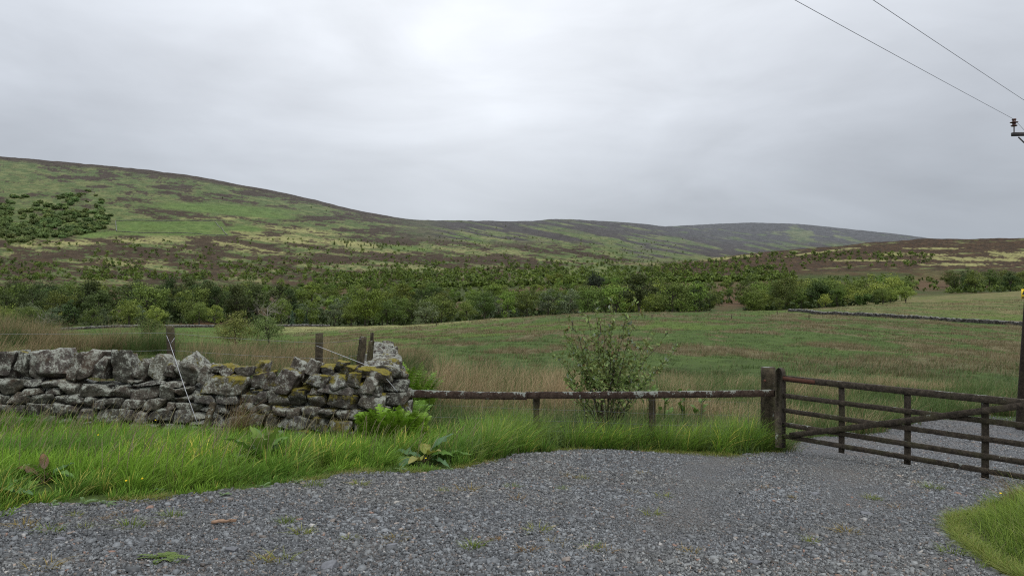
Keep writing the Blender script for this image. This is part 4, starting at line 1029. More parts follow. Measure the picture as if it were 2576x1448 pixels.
def fern(name, label, base, spread, nfr, hgt, seed, cols, squash=.6):
    base = np.asarray(base, float); r = np.random.default_rng(seed); o = empty(name, base, label, 'fern', 'bracken ferns by the wall corner')
    allm = MB()
    for i in range(nfr):
        a = r.uniform(0, 6.28); q = math.sqrt(r.uniform()); bx, by = math.cos(a) * q * spread, math.sin(a) * q * spread * squash
        bz = Hs(base[0] + bx, base[1] + by) - base[2]
        L = hgt * (1 - r.uniform() ** 1.4 * .55) * (1 - .25 * q); la = a + r.normal(0, .7); ln = .06 + .26 * q * r.uniform(.5, 1.3)
        nseg = 21; pts = []
        for k in range(nseg + 1):
            t = k / nseg; pts.append(np.array([bx + math.cos(la) * ln * L * t ** 1.7, by + math.sin(la) * ln * L * t ** 1.7, bz + L * (t - .22 * (1 + ln) * t ** 3)]))
        pts = np.array(pts); c0 = np.asarray(cols[0]) * (1 - r.uniform()) + np.asarray(cols[1]) * r.uniform(.6, 1.1); tn = np.gradient(pts, axis=0)
        tube(allm, pts[::3], np.linspace(.0045, .0015, len(pts[::3])), 4, c0 * .8, False)
        sd = np.array([-math.sin(la), math.cos(la), 0]) if r.uniform() < .65 else np.array([math.cos(r.uniform(0, 6.28)), math.sin(r.uniform(0, 6.28)), .0])
        for k in range(7, nseg + 1):
            t = k / nseg; W = .145 * min(L, .85) * r.uniform(.8, 1.1) * math.sin(math.pi * (.18 + .82 * (1 - t))) ** 1.1 * (.55 if k > nseg - 2 else 1)
            for s in (-1, 1):
                tv = tn[k] / (np.linalg.norm(tn[k]) + 1e-9); tip = pts[k] + sd * s * W + tv * W * .35 + np.array([0, 0, -.18 * W + r.normal(0, .008)])
                ax = tip - pts[k]; pw = np.cross(ax, np.cross(tv, ax)); pw /= np.linalg.norm(pw) + 1e-9
                # lobed pinna: saw-toothed on both margins
                m_ = 5; V = []; 
                for e in range(m_ + 1):
                    f_ = e / m_; wd = min(L, .85) * .017 * (1 - f_) ** .8 + .001
                    cen = pts[k] + ax * f_ + np.array([0, 0, -.03 * W * f_ * f_])
                    V += [cen + pw * wd * (1.0 if e % 2 else .55), cen - pw * wd * (1.0 if e % 2 else .55)]
                allm.add(V, None, [[2 * e, 2 * e + 1, 2 * e + 3, 2 * e + 2] for e in range(m_)], c0 * r.uniform(.8, 1.25) * (0.75 + .4 * t))
    link('frond', allm.mesh(name, False), M['leaf'], o); return o
fx, fy = P(985, 0, 10.75)[:2]
fern('bracken_fern', 'bright green bracken clump in front of the wall end', (fx, fy, Hs(fx, fy)), .40, 230, .92, 11, ((.062, .130, .011), (.130, .215, .020)))
fx, fy = P(1022, 0, 14.8)[:2]
fern('bracken_fern', 'bracken rising behind the wall end beside the field', (fx, fy, Hs(fx, fy)), .42, 130, 1.85, 12, ((.058, .125, .011), (.115, .195, .018)))
fx, fy = P(1018, 0, 12.6)[:2]
fern('bracken_fern', 'lower paler bracken between the wall end and rail', (fx, fy, Hs(fx, fy)), .26, 34, 1.02, 13, ((.10, .18, .03), (.15, .25, .05)))

# dry straw tussocks standing out of the verge
def tussock(u, v, d, n_, hh, ldir, label, seed, tan=.9, rad=.12, cat='grass tussock'):
    p = P(u, v, d) if d else None; x0, y0 = (p[0], p[1]) if d else gp(u, v); z0 = Hs(x0, y0); r = np.random.default_rng(seed)
    a = r.uniform(0, 6.28, n_); q = np.sqrt(r.uniform(0, 1, n_)) * rad; x = x0 + np.cos(a) * q; y = y0 + np.sin(a) * q * .6
    h = hh * r.uniform(.5, 1.15, n_); ln = np.abs(r.normal(.7, .35, n_)); ld = r.normal(ldir, .65, n_); tn = (r.uniform(0, 1, n_) < tan)[:, None]; g = r.uniform(0, 1, (n_, 1))
    cb = np.where(tn, [.12, .09, .04], [.045, .075, .016]); ct = np.where(tn, np.array([.34, .25, .13]) * (1 - g) + np.array([.24, .16, .09]) * g, np.array([.15, .22, .035]) * (1 - g) + np.array([.20, .26, .05]) * g)
    V, Q, C = blades(x, y, h, np.full(n_, .0055), ln, ld, cb, ct, 4)
    o = link('grass_tussock', mesh_arrays('grass_tussock', V - np.array([x0, y0, z0]), None, Q, C), M['blade']); o.location = (x0, y0, z0)
    return tag(o, label, cat, 'straw tussocks in the verge')
tussock(585, 1092, 10.75, 280, .74, .1, 'straw coloured grass tussock leaning right against the wall foot', 1)
tussock(1590, 1128, 0, 170, .34, 2.6, 'small straw tussock beside the gravel below the rail', 2, .55)
tussock(1330, 1132, 0, 260, .30, .6, 'rounded yellow green tussock at the gravel edge beneath the rail', 3, .12, .2)
tussock(1925, 1132, 0, 420, .40, .5, 'lush tussock at the foot of the gate post', 4, .06, .30)
tussock(2560, 1275, 0, 90, .42, 2.4, 'dry stalks at the back of the right corner grass', 5, .8, .16)

# silverweed rosettes and small weeds at the gravel edge
def rosette(mb, r, size, nl, c0, c1):
    for i in range(nl):
        a = i * 2.399 + r.uniform(-.3, .3); L = size * r.uniform(.6, 1.1); el = r.uniform(.15, .8); dv = np.array([math.cos(a) * math.cos(el), math.sin(a) * math.cos(el), math.sin(el)])
        for k in range(6):
            t = .25 + .75 * k / 5; cen = dv * L * t - np.array([0, 0, .35 * L * t * t]); sdv = np.array([-dv[1], dv[0], .15])
            for s in (-1, 1): leaf_blade(mb, cen, sdv * s + dv * .5, L * .26 * (1 - .3 * t), L * .12, (c0, c1), r, .2, .2, .1, 3)
for i, (u, v, s) in enumerate(((905, 1162, .13), (935, 1165, .11), (1008, 1186, .10), (640, 1200, .10), (210, 1272, .12), (268, 1272, .08), (395, 1240, .07), (660, 1228, .09), (745, 1216, .08), (130, 1280, .07), (560, 1252, .07), (1130, 1186, .07))):
    r = np.random.default_rng(700 + i); x, y = gp(u, v); mb = MB(); rosette(mb, r, s, 9, (.085, .15, .045), (.14, .215, .075))
    o = link('silverweed', mb.mesh('silverweed'), M['leaf']); o.location = (x, y, Hs(x, y) + .02)
    tag(o, 'small grey green silverweed rosette at the edge of the grass verge', 'silverweed', 'silverweed along the gravel edge')
def tuft_mesh(seed, n_, hh, rad, cA, cB):
    r = np.random.default_rng(seed); a = r.uniform(0, 6.28, n_); q = np.sqrt(r.uniform(0, 1, n_)) * rad; g = r.uniform(0, 1, (n_, 1))
    V, Q, C = blades(np.cos(a) * q, np.sin(a) * q, hh * r.uniform(.5, 1.2, n_), np.full(n_, .0045), np.abs(r.normal(1.0, .4, n_)), a + r.normal(0, .6, n_), np.array(cA) * .5 + g * 0, np.array(cA) * (1 - g) + np.array(cB) * g, 3, z=np.zeros(n_))
    return mesh_arrays('grass_tuft', V, None, Q, C)
TM = [tuft_mesh(800, 46, .055, .05, (.22, .26, .04), (.40, .40, .09)), tuft_mesh(801, 40, .05, .05, (.28, .22, .06), (.42, .30, .10)), tuft_mesh(802, 60, .06, .06, (.15, .23, .04), (.30, .34, .06)), tuft_mesh(803, 34, .045, .04, (.26, .15, .07), (.36, .27, .10))]
TUFTS = [(880,1358),(1000,1357),(1190,1378),(1250,1358),(1355,1340),(1400,1368),(1488,1388),(1520,1392),(1670,1250),(1590,1240),(1415,1236),(1435,1205),(1465,1206),(1420,1197),(790,1225),(1045,1292),(1115,1242),(1175,1238),(330,1325),(255,1310),(215,1330),(110,1438),(430,1300),(400,1322),(700,1412),(655,1415),(720,1315),(1300,1260),(1640,1300),(1735,1395),(2205,1260),(2250,1280),(2190,1258),(2310,1218),(2350,1230),(1930,1230),(2040,1370),(2130,1345),(2400,1395),(300,1295),(190,1300),(60,1330),(130,1340),(520,1268),(905,1225),(1620,1195),(1290,1230),(1330,1390),(760,1345),(2000,1255)]
for i, (u, v) in enumerate(TUFTS):
    x, y = gp(u, v); o = link('grass_tuft', TM[i % 4], M['blade']); o.location = (x, y, Hs(x, y) + .015); o.rotation_euler = (0, 0, i * 1.7); s = .95 + (i * 37 % 10) * .09; o.scale = (s, s, s)
    lab = ['small yellow green grass tuft growing through the grey gravel', 'thin reddish straw tuft flattened on the grey gravel', 'fresh green grass tuft growing through the grey gravel', 'sparse rusty tuft among the slate chippings'][i % 4]
    tag(o, lab, 'grass tuft', 'tufts growing through the gravel')
x, y = gp(412, 1418); r = np.random.default_rng(9); mb = MB(); rosette(mb, r, .13, 16, (.07, .12, .02), (.13, .18, .03)); o = link('weed_mat', mb.mesh('weed_mat'), M['leaf']); o.location = (x, y, Hs(x, y) + .02); o.scale = (1.25, .9, .7)
tag(o, 'flat dark green weed mat on the gravel at the bottom edge', 'weed')
# buttercups
pet = MB(); r = np.random.default_rng(5)
for k in range(5):
    a = k * 1.2566; d1 = np.array([math.cos(a), math.sin(a), .55]); leaf_blade(pet, (0, 0, .14), d1, .017, .017, ((.70, .52, .01), (.80, .62, .02)), r, -.3, .3, .0, 3)
petm = pet.mesh('petals'); stm = MB(); tube(stm, [[0, 0, 0], [.006, 0, .07], [0, 0, .14]], .0016, 4, (.10, .16, .03)); stmm = stm.mesh('stem')
for i, (u, v, dz) in enumerate(((28, 1308, 0), (6, 1322, 0), (340, 1242, .04), (382, 1234, .05), (900, 1118, .2), (920, 1106, .22), (405, 1120, .25), (1410, 1112, .2), (1898, 1106, .12), (1912, 1100, .12), (2488, 1330, .25), (268, 1150, .2), (1075, 1175, .03))):
    x, y = gp(u, v); o = empty('buttercup', (x, y - .12, Hs(x, y - .12) + dz), 'tiny yellow buttercup flower in the grass', 'flower', 'buttercups'); o.rotation_euler = (.6 if i % 2 else .35, 0, 0); o.scale = (.75, .75, .75)
    link('petals', petm, M['leaf'], o); link('stem', stmm, M['leaf'], o)
# a splinter of wood lying on the gravel
x, y = gp(563, 1322); mb = MB(); beam(mb, (-.085, -.01, .015), (.09, .012, .022), .035, .016, segs=7, jit=.003, seed=8, c=(.2, .12, .08))
m, nt = newmat('pale_splinter'); n = N(nt); n.out(n.principled(n.mix(n.noise(40, 4, .6, n.pos()), (.13, .08, .05), (.33, .22, .15)), .8, .2)); o = link('wood_splinter', mb.mesh('wood_splinter'), m); o.location = (x, y, Hs(x, y) + .03)
tag(o, 'broken brown splinter of wood lying on the gravel', 'wood splinter')
# a few larger stones on the drive
for i, (u, v, s) in enumerate(((580, 1390, .045), (832, 1432, .06), (2212, 1400, .05), (2052, 1245, .05), (2180, 1298, .05), (1318, 1168, .04), (150, 1360, .035), (1900, 1420, .045), (985, 1375, .04))):
    r = np.random.default_rng(900 + i); q, Q = stone(r, (s, s * .7, s * .38), 8, .3, .14); x, y = gp(u, v); mb = MB(); mb.add(q, None, Q, np.array([.085, .088, .096]) * r.uniform(.8, 1.7))
    o = link('loose_stone', mb.mesh('loose_stone'), M['chips']); o.location = (x, y, Hs(x, y) + .02); o.rotation_euler = (0, 0, r.uniform(0, 6)); tag(o, 'larger flat slate lying loose among the gravel chippings', 'stone', 'larger stones on the drive')

# ------------------------------------------------------------------ young willow behind the rail
r = np.random.default_rng(77); wd_ = 13.6; wb = P(1523, 1040, wd_); wb[2] = Hs(wb[0], wb[1]); wil = empty('willow_shrub', wb, 'young many stemmed willow shrub rising behind the low rail', 'shrub'); stems = MB(); leaves = MB()
TIPS = [(1497,768),(1520,790),(1545,764),(1583,772),(1600,800),(1440,812),(1425,838),(1405,905),(1420,950),(1640,852),(1668,850),(1702,884),(1655,930),(1470,840),(1480,800),(1560,830),(1612,880),(1455,890),(1500,850),(1540,880),(1580,910),(1470,940),(1630,950),(1605,925),(1435,870),(1515,930),(1560,960),(1450,965)]
WL = [];
def wleaf(p, dv, L, r):
    dv = dv / (np.linalg.norm(dv) + 1e-9); s = np.cross(dv, r.normal(0, 1, 3)); s /= np.linalg.norm(s) + 1e-9
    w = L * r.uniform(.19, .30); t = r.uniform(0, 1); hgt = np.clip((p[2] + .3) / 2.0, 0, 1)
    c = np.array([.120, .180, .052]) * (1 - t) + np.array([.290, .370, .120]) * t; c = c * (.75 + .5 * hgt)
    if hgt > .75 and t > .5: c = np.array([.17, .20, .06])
    if r.uniform() < .05: c = np.array([.19, .13, .055])
    if r.uniform() < .06: c = np.array([.20, .24, .17])
    return np.array([p, p + dv * L * .45 + s * w, p + dv * L, p + dv * L * .45 - s * w]), np.tile(c, (4, 1))
LV = []; LC = []
for i, (u, v) in enumerate(TIPS):
    e = P(u, v, wd_ + r.uniform(-.45, .45)) - wb; b0 = np.array([r.normal(0, .07), r.normal(0, .06), -.03]); midp = b0 * .5 + e * .42 + np.array([e[0] * .06, 0, .10 * e[2]]) 
    if e[2] > 1.2: midp = e * .5 + np.array([-e[0] * .18, 0, .06])
    pts = np.array([(1 - t) ** 2 * b0 + 2 * t * (1 - t) * midp + t * t * e for t in np.linspace(0, 1, 14)]); pts[1:-1] += r.normal(0, .012, (12, 3))
    tube(stems, pts, np.linspace(.013 if i < 16 else .008, .0024, 14), 6, (.075, .060, .038), False)
    for k in range(5, 14):
        t = k / 13
        for tw in range(2 if t < .55 else 1):
            a = r.uniform(0, 6.28); d0 = (pts[k] - pts[k - 1]); d0 /= np.linalg.norm(d0); dv = d0 * .7 + np.array([math.cos(a), math.sin(a) * .8, r.uniform(-.25, .6)]); dv /= np.linalg.norm(dv)
            L = r.uniform(.10, .34) * (1.25 - .65 * t); tp = np.array([pts[k] + dv * L * s + np.array([0, 0, .10 * L * s * s]) for s in np.linspace(0, 1, 5)])
            tube(stems, tp, np.linspace(.0042, .0015, 5), 4, (.080, .060, .034), False)
            for m_ in range(int(L * 66) + 2):
                s = r.uniform(.12, 1.0); p = tp[0] * (1 - s) + tp[-1] * s + r.normal(0, .012, 3)
                if p[2] < .95 and r.uniform() < .8: continue
                v_, c_ = wleaf(p, dv * .5 + r.normal(0, .6, 3) + np.array([0, 0, .15]), r.uniform(.060, .100), r); LV.append(v_); LC.append(c_)
    for m_ in range(46):
        s = r.uniform(.45, 1.0); k = min(13, int(s * 13)); p = pts[k] + r.normal(0, .012, 3); v_, c_ = wleaf(p, r.normal(0, .6, 3) + np.array([0, 0, .5]), r.uniform(.048, .085), r); LV.append(v_); LC.append(c_)
link('stem', stems.mesh('willow_stem', True), M['post_wood'], wil)
nl = len(LV); link('foliage', mesh_arrays('willow_foliage', np.concatenate(LV), None, np.arange(nl * 4).reshape(nl, 4), np.concatenate(LC)), M['leaf'], wil)
# ------------------------------------------------------------------ trees of the valley
def make_tree(seed, h, w, cb, nlimb, nclump, per, leaf, c_dark, c_light, lean=0.0, flat=1.0, trunk=.028, open_=.0, ragged=.30):
    """trunk mesh (tapered, forking into limbs) and crown mesh (leaf clumps carried by the limbs)"""
    r = np.random.default_rng(seed); tr = MB(); rx, rz = w / 2, (h - cb) / 2; cz = cb + rz
    clumps = []
    lob = r.uniform(0, 6.28, 3)
    while len(clumps) < nclump:
        p = r.normal(0, 1, 3); p /= np.linalg.norm(p); q = r.uniform(.25, 1.0) ** .45
        a = math.atan2(p[1], p[0]); lump = 1 + ragged * (math.sin(a * 2 + lob[0]) * .5 + math.sin(a * 3 + lob[1]) * .35 + math.sin(p[2] * 4 + lob[2]) * .45)
        c = np.array([p[0] * rx, p[1] * rx, p[2] * rz]) * q * lump
        if c[2] < -.55 * rz and math.hypot(c[0], c[1]) > .8 * rx: continue
        if c[2] > 0: c[:2] *= (1 - .25 * c[2] / rz)
        clumps.append(c + np.array([lean * (c[2] + rz), 0, cz]))
    C_ = np.array(clumps); r0 = w * .15; zlo = cb + r0 * .4; C_[:, 2] = zlo + (C_[:, 2] - C_[:, 2].min()) / (np.ptp(C_[:, 2]) + 1e-6) * (h - r0 * .9 - zlo)
    C_[:, :2] *= (w / 2 - r0 * .5) / max(1e-3, np.percentile(np.hypot(C_[:, 0], C_[:, 1]), 92)); clumps = list(C_)
    tk = h * trunk; path = np.array([[r.normal(0, .012 * h) * (i > 0) + lean * .6 * t * h, r.normal(0, .012 * h) * (i > 0), t * (cb + rz * 1.1) - .3 * (i == 0)] for i, t in enumerate(np.linspace(0, 1, 7))])
    bark = (.050, .043, .034); tube(tr, path, np.linspace(tk, tk * .35, 7), 7, bark)
    for i in range(nlimb):
        c = clumps[i % len(clumps)]; k = r.integers(2, 6); b = path[k]; mid = (b + c) / 2 + np.array([0, 0, -.04 * h]) + r.normal(0, .03 * h, 3)
        pts = np.array([(1 - t) ** 2 * b + 2 * t * (1 - t) * mid + t * t * c for t in np.linspace(0, 1, 6)]); pts[1:-1] += r.normal(0, .012 * h, (4, 3))
        tube(tr, pts, np.linspace(tk * .42, tk * .08, 6), 5, bark, False)
        for j in range(2):
            e = pts[3] + (c - b) * .35 + r.normal(0, .10 * h, 3); tube(tr, [pts[3], (pts[3] + e) / 2 + r.normal(0, .02 * h, 3), e], [tk * .18, tk * .1, tk * .05], 4, bark, False)
    C = np.array(clumps); n_ = len(C) * per
    rad = w * r.uniform(.10, .22, len(C)) * (1 - open_ * .3)
    base = np.repeat(C, per, 0); rr = np.repeat(rad, per)[:, None]
    d = r.normal(0, 1, (n_, 3)); d /= np.linalg.norm(d, axis=1)[:, None]; q = r.uniform(.35, 1, (n_, 1)) ** .5
    P_ = base + d * q * rr * np.array([1.15, 1.15, .8 * flat])
    nrm = d * 1.0 + r.normal(0, .42, (n_, 3)) + np.array([0, 0, .25]); nrm /= np.linalg.norm(nrm, axis=1)[:, None]
    a = np.cross(nrm, r.normal(0, 1, (n_, 3))); a /= np.linalg.norm(a, axis=1)[:, None]; b = np.cross(nrm, a)
    s = leaf * r.uniform(.6, 1.3, (n_, 1))
    V = np.stack([P_ - a * s * .6, P_ - b * s * .42, P_ + a * s * .6, P_ + b * s * .42], 1).reshape(-1, 3)
    tone = np.repeat(r.uniform(0, 1, len(C)), per) * .40 + r.uniform(0, 1, n_) * .30 + .35 * (d[:, 2] * .5 + .5)  # top-lit shading put into leaf colour: clump tops lighter, undersides darker
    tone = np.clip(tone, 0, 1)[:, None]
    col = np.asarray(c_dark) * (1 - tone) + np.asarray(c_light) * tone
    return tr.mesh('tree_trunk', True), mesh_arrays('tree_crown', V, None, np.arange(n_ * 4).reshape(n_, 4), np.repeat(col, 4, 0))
m, nt = newmat('bark'); n = N(nt); n.out(n.principled(n.mix(n.noise(1.5, 4, .6, n.obj()), (.028, .024, .019), (.085, .075, .06)), .9, .1)); M['bark'] = m
m, nt = newmat('dead_bark'); n = N(nt); n.out(n.principled(n.mix(n.noise(1.5, 4, .6, n.obj()), (.13, .12, .10), (.24, .22, .19)), .9, .1)); M['dead'] = m

DARK = ((.018, .031, .010), (.080, .116, .032)); MID = ((.034, .058, .014), (.150, .205, .043)); BRIGHT = ((.052, .088, .016), (.180, .250, .044)); LIGHT = ((.075, .115, .024), (.235, .300, .060)); PINE = ((.014, .020, .012), (.030, .038, .020)); GREY = ((.055, .080, .040), (.140, .180, .090))
V_ = {'dark': [], 'mid': [], 'bright': [], 'light': [], 'grey': []}
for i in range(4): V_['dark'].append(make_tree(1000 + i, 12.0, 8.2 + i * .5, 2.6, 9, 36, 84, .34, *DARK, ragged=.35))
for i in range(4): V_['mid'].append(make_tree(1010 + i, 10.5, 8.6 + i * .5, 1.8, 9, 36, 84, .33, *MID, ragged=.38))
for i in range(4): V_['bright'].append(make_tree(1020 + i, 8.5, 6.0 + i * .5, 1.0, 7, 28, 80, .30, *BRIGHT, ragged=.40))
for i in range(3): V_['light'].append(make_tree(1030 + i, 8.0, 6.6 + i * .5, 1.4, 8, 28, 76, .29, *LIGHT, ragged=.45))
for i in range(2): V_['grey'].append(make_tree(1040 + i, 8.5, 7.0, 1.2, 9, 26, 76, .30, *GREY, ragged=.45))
def plant_tree(name, var, x, y, sc, rz, label, group=None, cat='tree', zoff=-.15):
    z = Hs(x, y) + zoff; o = empty(name, (x, y, z), label, cat, group, rz); o.scale = (sc[0], sc[0], sc[1])
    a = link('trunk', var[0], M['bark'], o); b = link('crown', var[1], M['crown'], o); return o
def mk_obj(name, mesh, mat, x, y, sc, rz, label, cat, group):
    o = link(name, mesh, mat); o.location = (x, y, Hs(x, y) - .05); o.rotation_euler = (0, 0, rz); o.scale = sc; return tag(o, label, cat, group)
def wood(n, ur, dr, kinds, hs, label, group, seed, mind=3.4, skip=(), name='broadleaf_tree'):
    r = np.random.default_rng(seed); pts = []; tries = 0
    while len(pts) < n and tries < 6000:
        tries += 1; u = r.uniform(*ur); d = r.uniform(*dr); x = (u - CX) / F * d
        if any(abs(u - a) < b and d0 <= d <= d1 for a, b, d0, d1 in skip): continue
        if any((x - a) ** 2 + ((d - b) * .6) ** 2 < mind ** 2 for a, b in pts): continue
        pts.append((x, d))
    for x, d in pts:
        kd = kinds[r.integers(len(kinds))]; var = V_[kd][r.integers(len(V_[kd]))]; hh = {'dark': 12., 'mid': 10.5, 'bright': 8.5, 'light': 8., 'grey': 8.5}[kd]
        s = r.uniform(*hs) / hh; plant_tree(name, var, x, d, (s * r.uniform(.85, 1.15), s), r.uniform(0, 6.28), label, group)
GAPS = ((1832, 38, 0, 330), (2335, 48, 0, 500), (1463, 16, 0, 260))
wood(50, (-70, 730), (238, 325), ('dark', 'dark', 'dark', 'mid'), (11.5, 15.0), 'tall dark broadleaf tree packed in the deep wood behind the left field', 'tall dark trees of the deep wood', 1, 5.4)
wood(20, (20, 560), (206, 232), ('light', 'mid', 'grey'), (5.5, 8.5), 'lower paler tree along the front edge of the dark wood', 'paler trees edging the dark wood', 2, 4.4, ((420, 60, 0, 214),))
wood(5, (-30, 45), (195, 225), ('light', 'mid'), (6, 8.5), 'rounded light green tree at the far left end of the wood', 'light trees at the left end', 3, 4)
wood(30, (700, 1480), (222, 262), ('mid', 'bright', 'grey', 'mid'), (6.5, 10.5), 'mixed green tree on the near edge of the valley wood below the field crest', 'near edge trees of the middle wood', 4, 5.2, GAPS)
wood(34, (720, 1480), (265, 345), ('mid', 'dark', 'bright'), (8.5, 12.5), 'full crowned tree in the middle of the valley wood', 'trees in the middle of the valley wood', 5, 5.6)
wood(40, (660, 1560), (350, 480), ('bright', 'bright', 'mid'), (5.5, 8.5), 'bright young birch high in the middle wood', 'bright birches above the middle wood', 6, 4.2)
wood(28, (1475, 1830), (215, 310), ('mid', 'dark', 'bright'), (9, 13), 'dense green tree behind the crest between pine and brown gap', 'trees between the pine and the brown gap', 7, 5.4, GAPS)
wood(34, (1790, 2290), (255, 350), ('mid', 'mid', 'bright', 'light'), (8.5, 12.5), 'spreading oak like tree in the wood behind the right field', 'trees behind the right field', 8, 5.6, GAPS)
wood(24, (1475, 2010), (330, 470), ('bright', 'bright', 'mid'), (5.5, 8), 'bright young birch in the band behind the right hand wood', 'bright birches behind the right wood', 11, 4.4, ((1832, 30, 0, 345),))
wood(16, (2392, 2700), (385, 440), ('mid', 'dark', 'mid'), (9.5, 12.5), 'tree in the small clump past the brown bank on the right', 'right hand clump of trees', 9, 4.6)
wood(14, (1840, 2300), (232, 252), ('bright', 'mid', 'light'), (4.5, 7), 'low bushy tree lining the far side of the right field', 'low trees lining the right field', 10, 4, GAPS)

# trees that stand out by themselves
def own_tree(u, vtop, vbase, d, wpx, seed, pal, cb, label, open_=.3, nl=14, nc=44, per=110, leaf=.16, name='broadleaf_tree', rag=.45, trunk=.022):
    p = P(u, vbase, d); x, y = p[0], p[1]; zt = P(u, vtop, d)[2]; z0 = Hs(x, y); h = zt - z0; w = wpx / F * d
    var = make_tree(seed, h * .97, w * .92, h * cb, nl, nc, per, leaf, *pal, open_=open_, ragged=rag, trunk=trunk)
    return plant_tree(name, var, x, y, (1, 1), 0, label)
own_tree(592, 766, 868, 108, 130, 2001, ((.070, .100, .026), (.185, .225, .060)), .10, 'larger of two round olive green trees standing in the field behind the wall', per=100, leaf=.15, nc=52)
own_tree(676, 784, 868, 106, 104, 2002, ((.060, .086, .026), (.160, .195, .058)), .16, 'smaller field tree with a dark forked trunk beside the round olive tree', per=70, leaf=.15, nc=42, nl=18, trunk=.03)
own_tree(376, 792, 850, 150, 72, 2003, ((.070, .105, .026), (.180, .225, .060)), .12, 'small pale tree alone in front of the field wall left of the tall post', per=70, leaf=.2, nc=36)
own_tree(918, 716, 822, 214, 112, 2004, ((.072, .120, .020), (.195, .275, .045)), .20, 'big light green oak standing out at the wood edge above the corner post', per=80, leaf=.34, nc=64, nl=18)
own_tree(1975, 682, 785, 248, 92, 2005, ((.034, .058, .014), (.090, .125, .028)), .20, 'broad oak with bare dark limbs left of the brown gap in the right wood', per=70, leaf=.36, nc=54, nl=18)
own_tree(2060, 700, 783, 246, 96, 2006, ((.034, .058, .014), (.085, .118, .028)), .22, 'wide spreading oak with dark forked trunk beside the bare limbed oak', per=70, leaf=.36, nc=54, nl=18)
own_tree(1892, 726, 790, 238, 66, 2007, ((.050, .085, .016), (.120, .180, .032)), .06, 'yellow green cone shaped bush tree at the left end of the right wood', per=60, leaf=.36, nc=40)
own_tree(2170, 735, 779, 240, 46, 2008, ((.040, .070, .016), (.10, .14, .030)), .1, 'small rounded tree standing clear at the crest of the right field', per=50, leaf=.36, nc=30)
own_tree(1652, 735, 800, 236, 60, 2009, ((.050, .085, .020), (.130, .185, .045)), .1, 'pale fresh green tree right of the willow tips', per=60, leaf=.36, nc=40)
own_tree(175, 748, 846, 212, 46, 2010, ((.030, .060, .018), (.075, .120, .035)), .06, 'narrow fresh green tree rising before the dark wood at left', per=60, leaf=.34, nc=40, rag=.3)
own_tree(20, 795, 850, 150, 44, 2011, ((.020, .045, .025), (.050, .085, .045)), .02, 'low blue green bush beside the rushy bank at the left edge', per=60, leaf=.22, nc=30, name='round_bush')
# scots pine
p = P(1496, 742, 335); x, y = p[0], p[1]; h = P(0, 679, 335)[2] - Hs(x, y)
var = make_tree(2050, h, 10.0, h * .42, 12, 30, 60, .5, *PINE, flat=.75, ragged=.5); plant_tree('pine_tree', var, x, y, (1, 1), 0, 'dark flat topped pine towering over the birches in the middle', None)
# a blue conifer low in the wood
def conifer(u, vb, d, hpx, label, seed):
    p = P(u, vb, d); x, y = p[0], p[1]; h = hpx / F * d; z0 = Hs(x, y); r = np.random.default_rng(seed); V = []; C = []; mb = MB(); tube(mb, [[0, 0, -.2], [0, 0, h * .95]], [.16, .03], 6, (.05, .04, .03))
    for k in range(420):
        t = r.uniform(0, 1) ** 1.3; z = h * (.06 + .92 * t); R = (1 - t) * h * .24 + .08; a = r.uniform(0, 6.28); q = r.uniform(.3, 1); c = np.array([math.cos(a) * R * q, math.sin(a) * R * q, z - R * q * .3]); s = .34 * r.uniform(.6, 1.2)
        dv = np.array([math.cos(a), math.sin(a), -.35]); sd = np.array([-math.sin(a), math.cos(a), 0]); V += [c - sd * s * .4, c + dv * s * .7, c + sd * s * .4, c - dv * s * .4]; C += [np.array([.045, .085, .050]) * r.uniform(.7, 1.5)] * 4
    o = empty('conifer_tree', (x, y, z0), label, 'tree'); link('trunk', mb.mesh('conifer_trunk'), M['bark'], o); link('crown', mesh_arrays('conifer_crown', V, None, np.arange(len(V)).reshape(-1, 4), C), M['crown'], o)
conifer(770, 824, 216, 36, 'small pale spruce at the wood edge above the middle post', 1)
conifer(735, 826, 214, 40, 'slim bluish young spruce just left of the small pale spruce', 2)
# bare dead trees
def dead_tree(u, vt, vb, d, wpx, label, seed):
    r = np.random.default_rng(seed); p = P(u, vb, d); x, y = p[0], p[1]; z0 = Hs(x, y); h = P(0, vt, d)[2] - z0; w = wpx / F * d; mb = MB(); br = MB()
    trunk = np.array([[r.normal(0, .1) * (i > 0), 0, t * h * .62 - .2] for i, t in enumerate(np.linspace(0, 1, 6))]); tube(mb, trunk, np.linspace(.24, .10, 6), 7)
    def branch(b, dv, L, rad, dep):
        pts = [b]; dd = dv / np.linalg.norm(dv)
        for k in range(5): dd = dd + r.normal(0, .22, 3) + np.array([0, 0, .05]); dd /= np.linalg.norm(dd); pts.append(pts[-1] + dd * L / 5)
        tube(br, pts, np.linspace(rad, rad * .35, 6), 5, (.5, .5, .5), False)
        if dep:
            for k in (2, 3, 4, 5): branch(pts[k], dd + r.normal(0, .7, 3), L * .5, rad * .5, dep - 1)
    for k in range(9):
        b = trunk[r.integers(2, 6)]; a = r.uniform(0, 6.28); branch(b, np.array([math.cos(a), math.sin(a), r.uniform(.2, 1.1)]), w * r.uniform(.3, .5), .085, 2)
    o = empty('dead_tree', (x, y, z0), label, 'tree', 'bare dead trees'); link('trunk', mb.mesh('dead_trunk', True), M['dead'], o); link('branch', br.mesh('dead_branches', True), M['dead'], o)
dead_tree(672, 742, 815, 218, 90, 'bare grey dead tree above the two round field trees', 5)
dead_tree(110, 782, 830, 200, 54, 'bare grey dead tree low against the dark wood at left', 6)

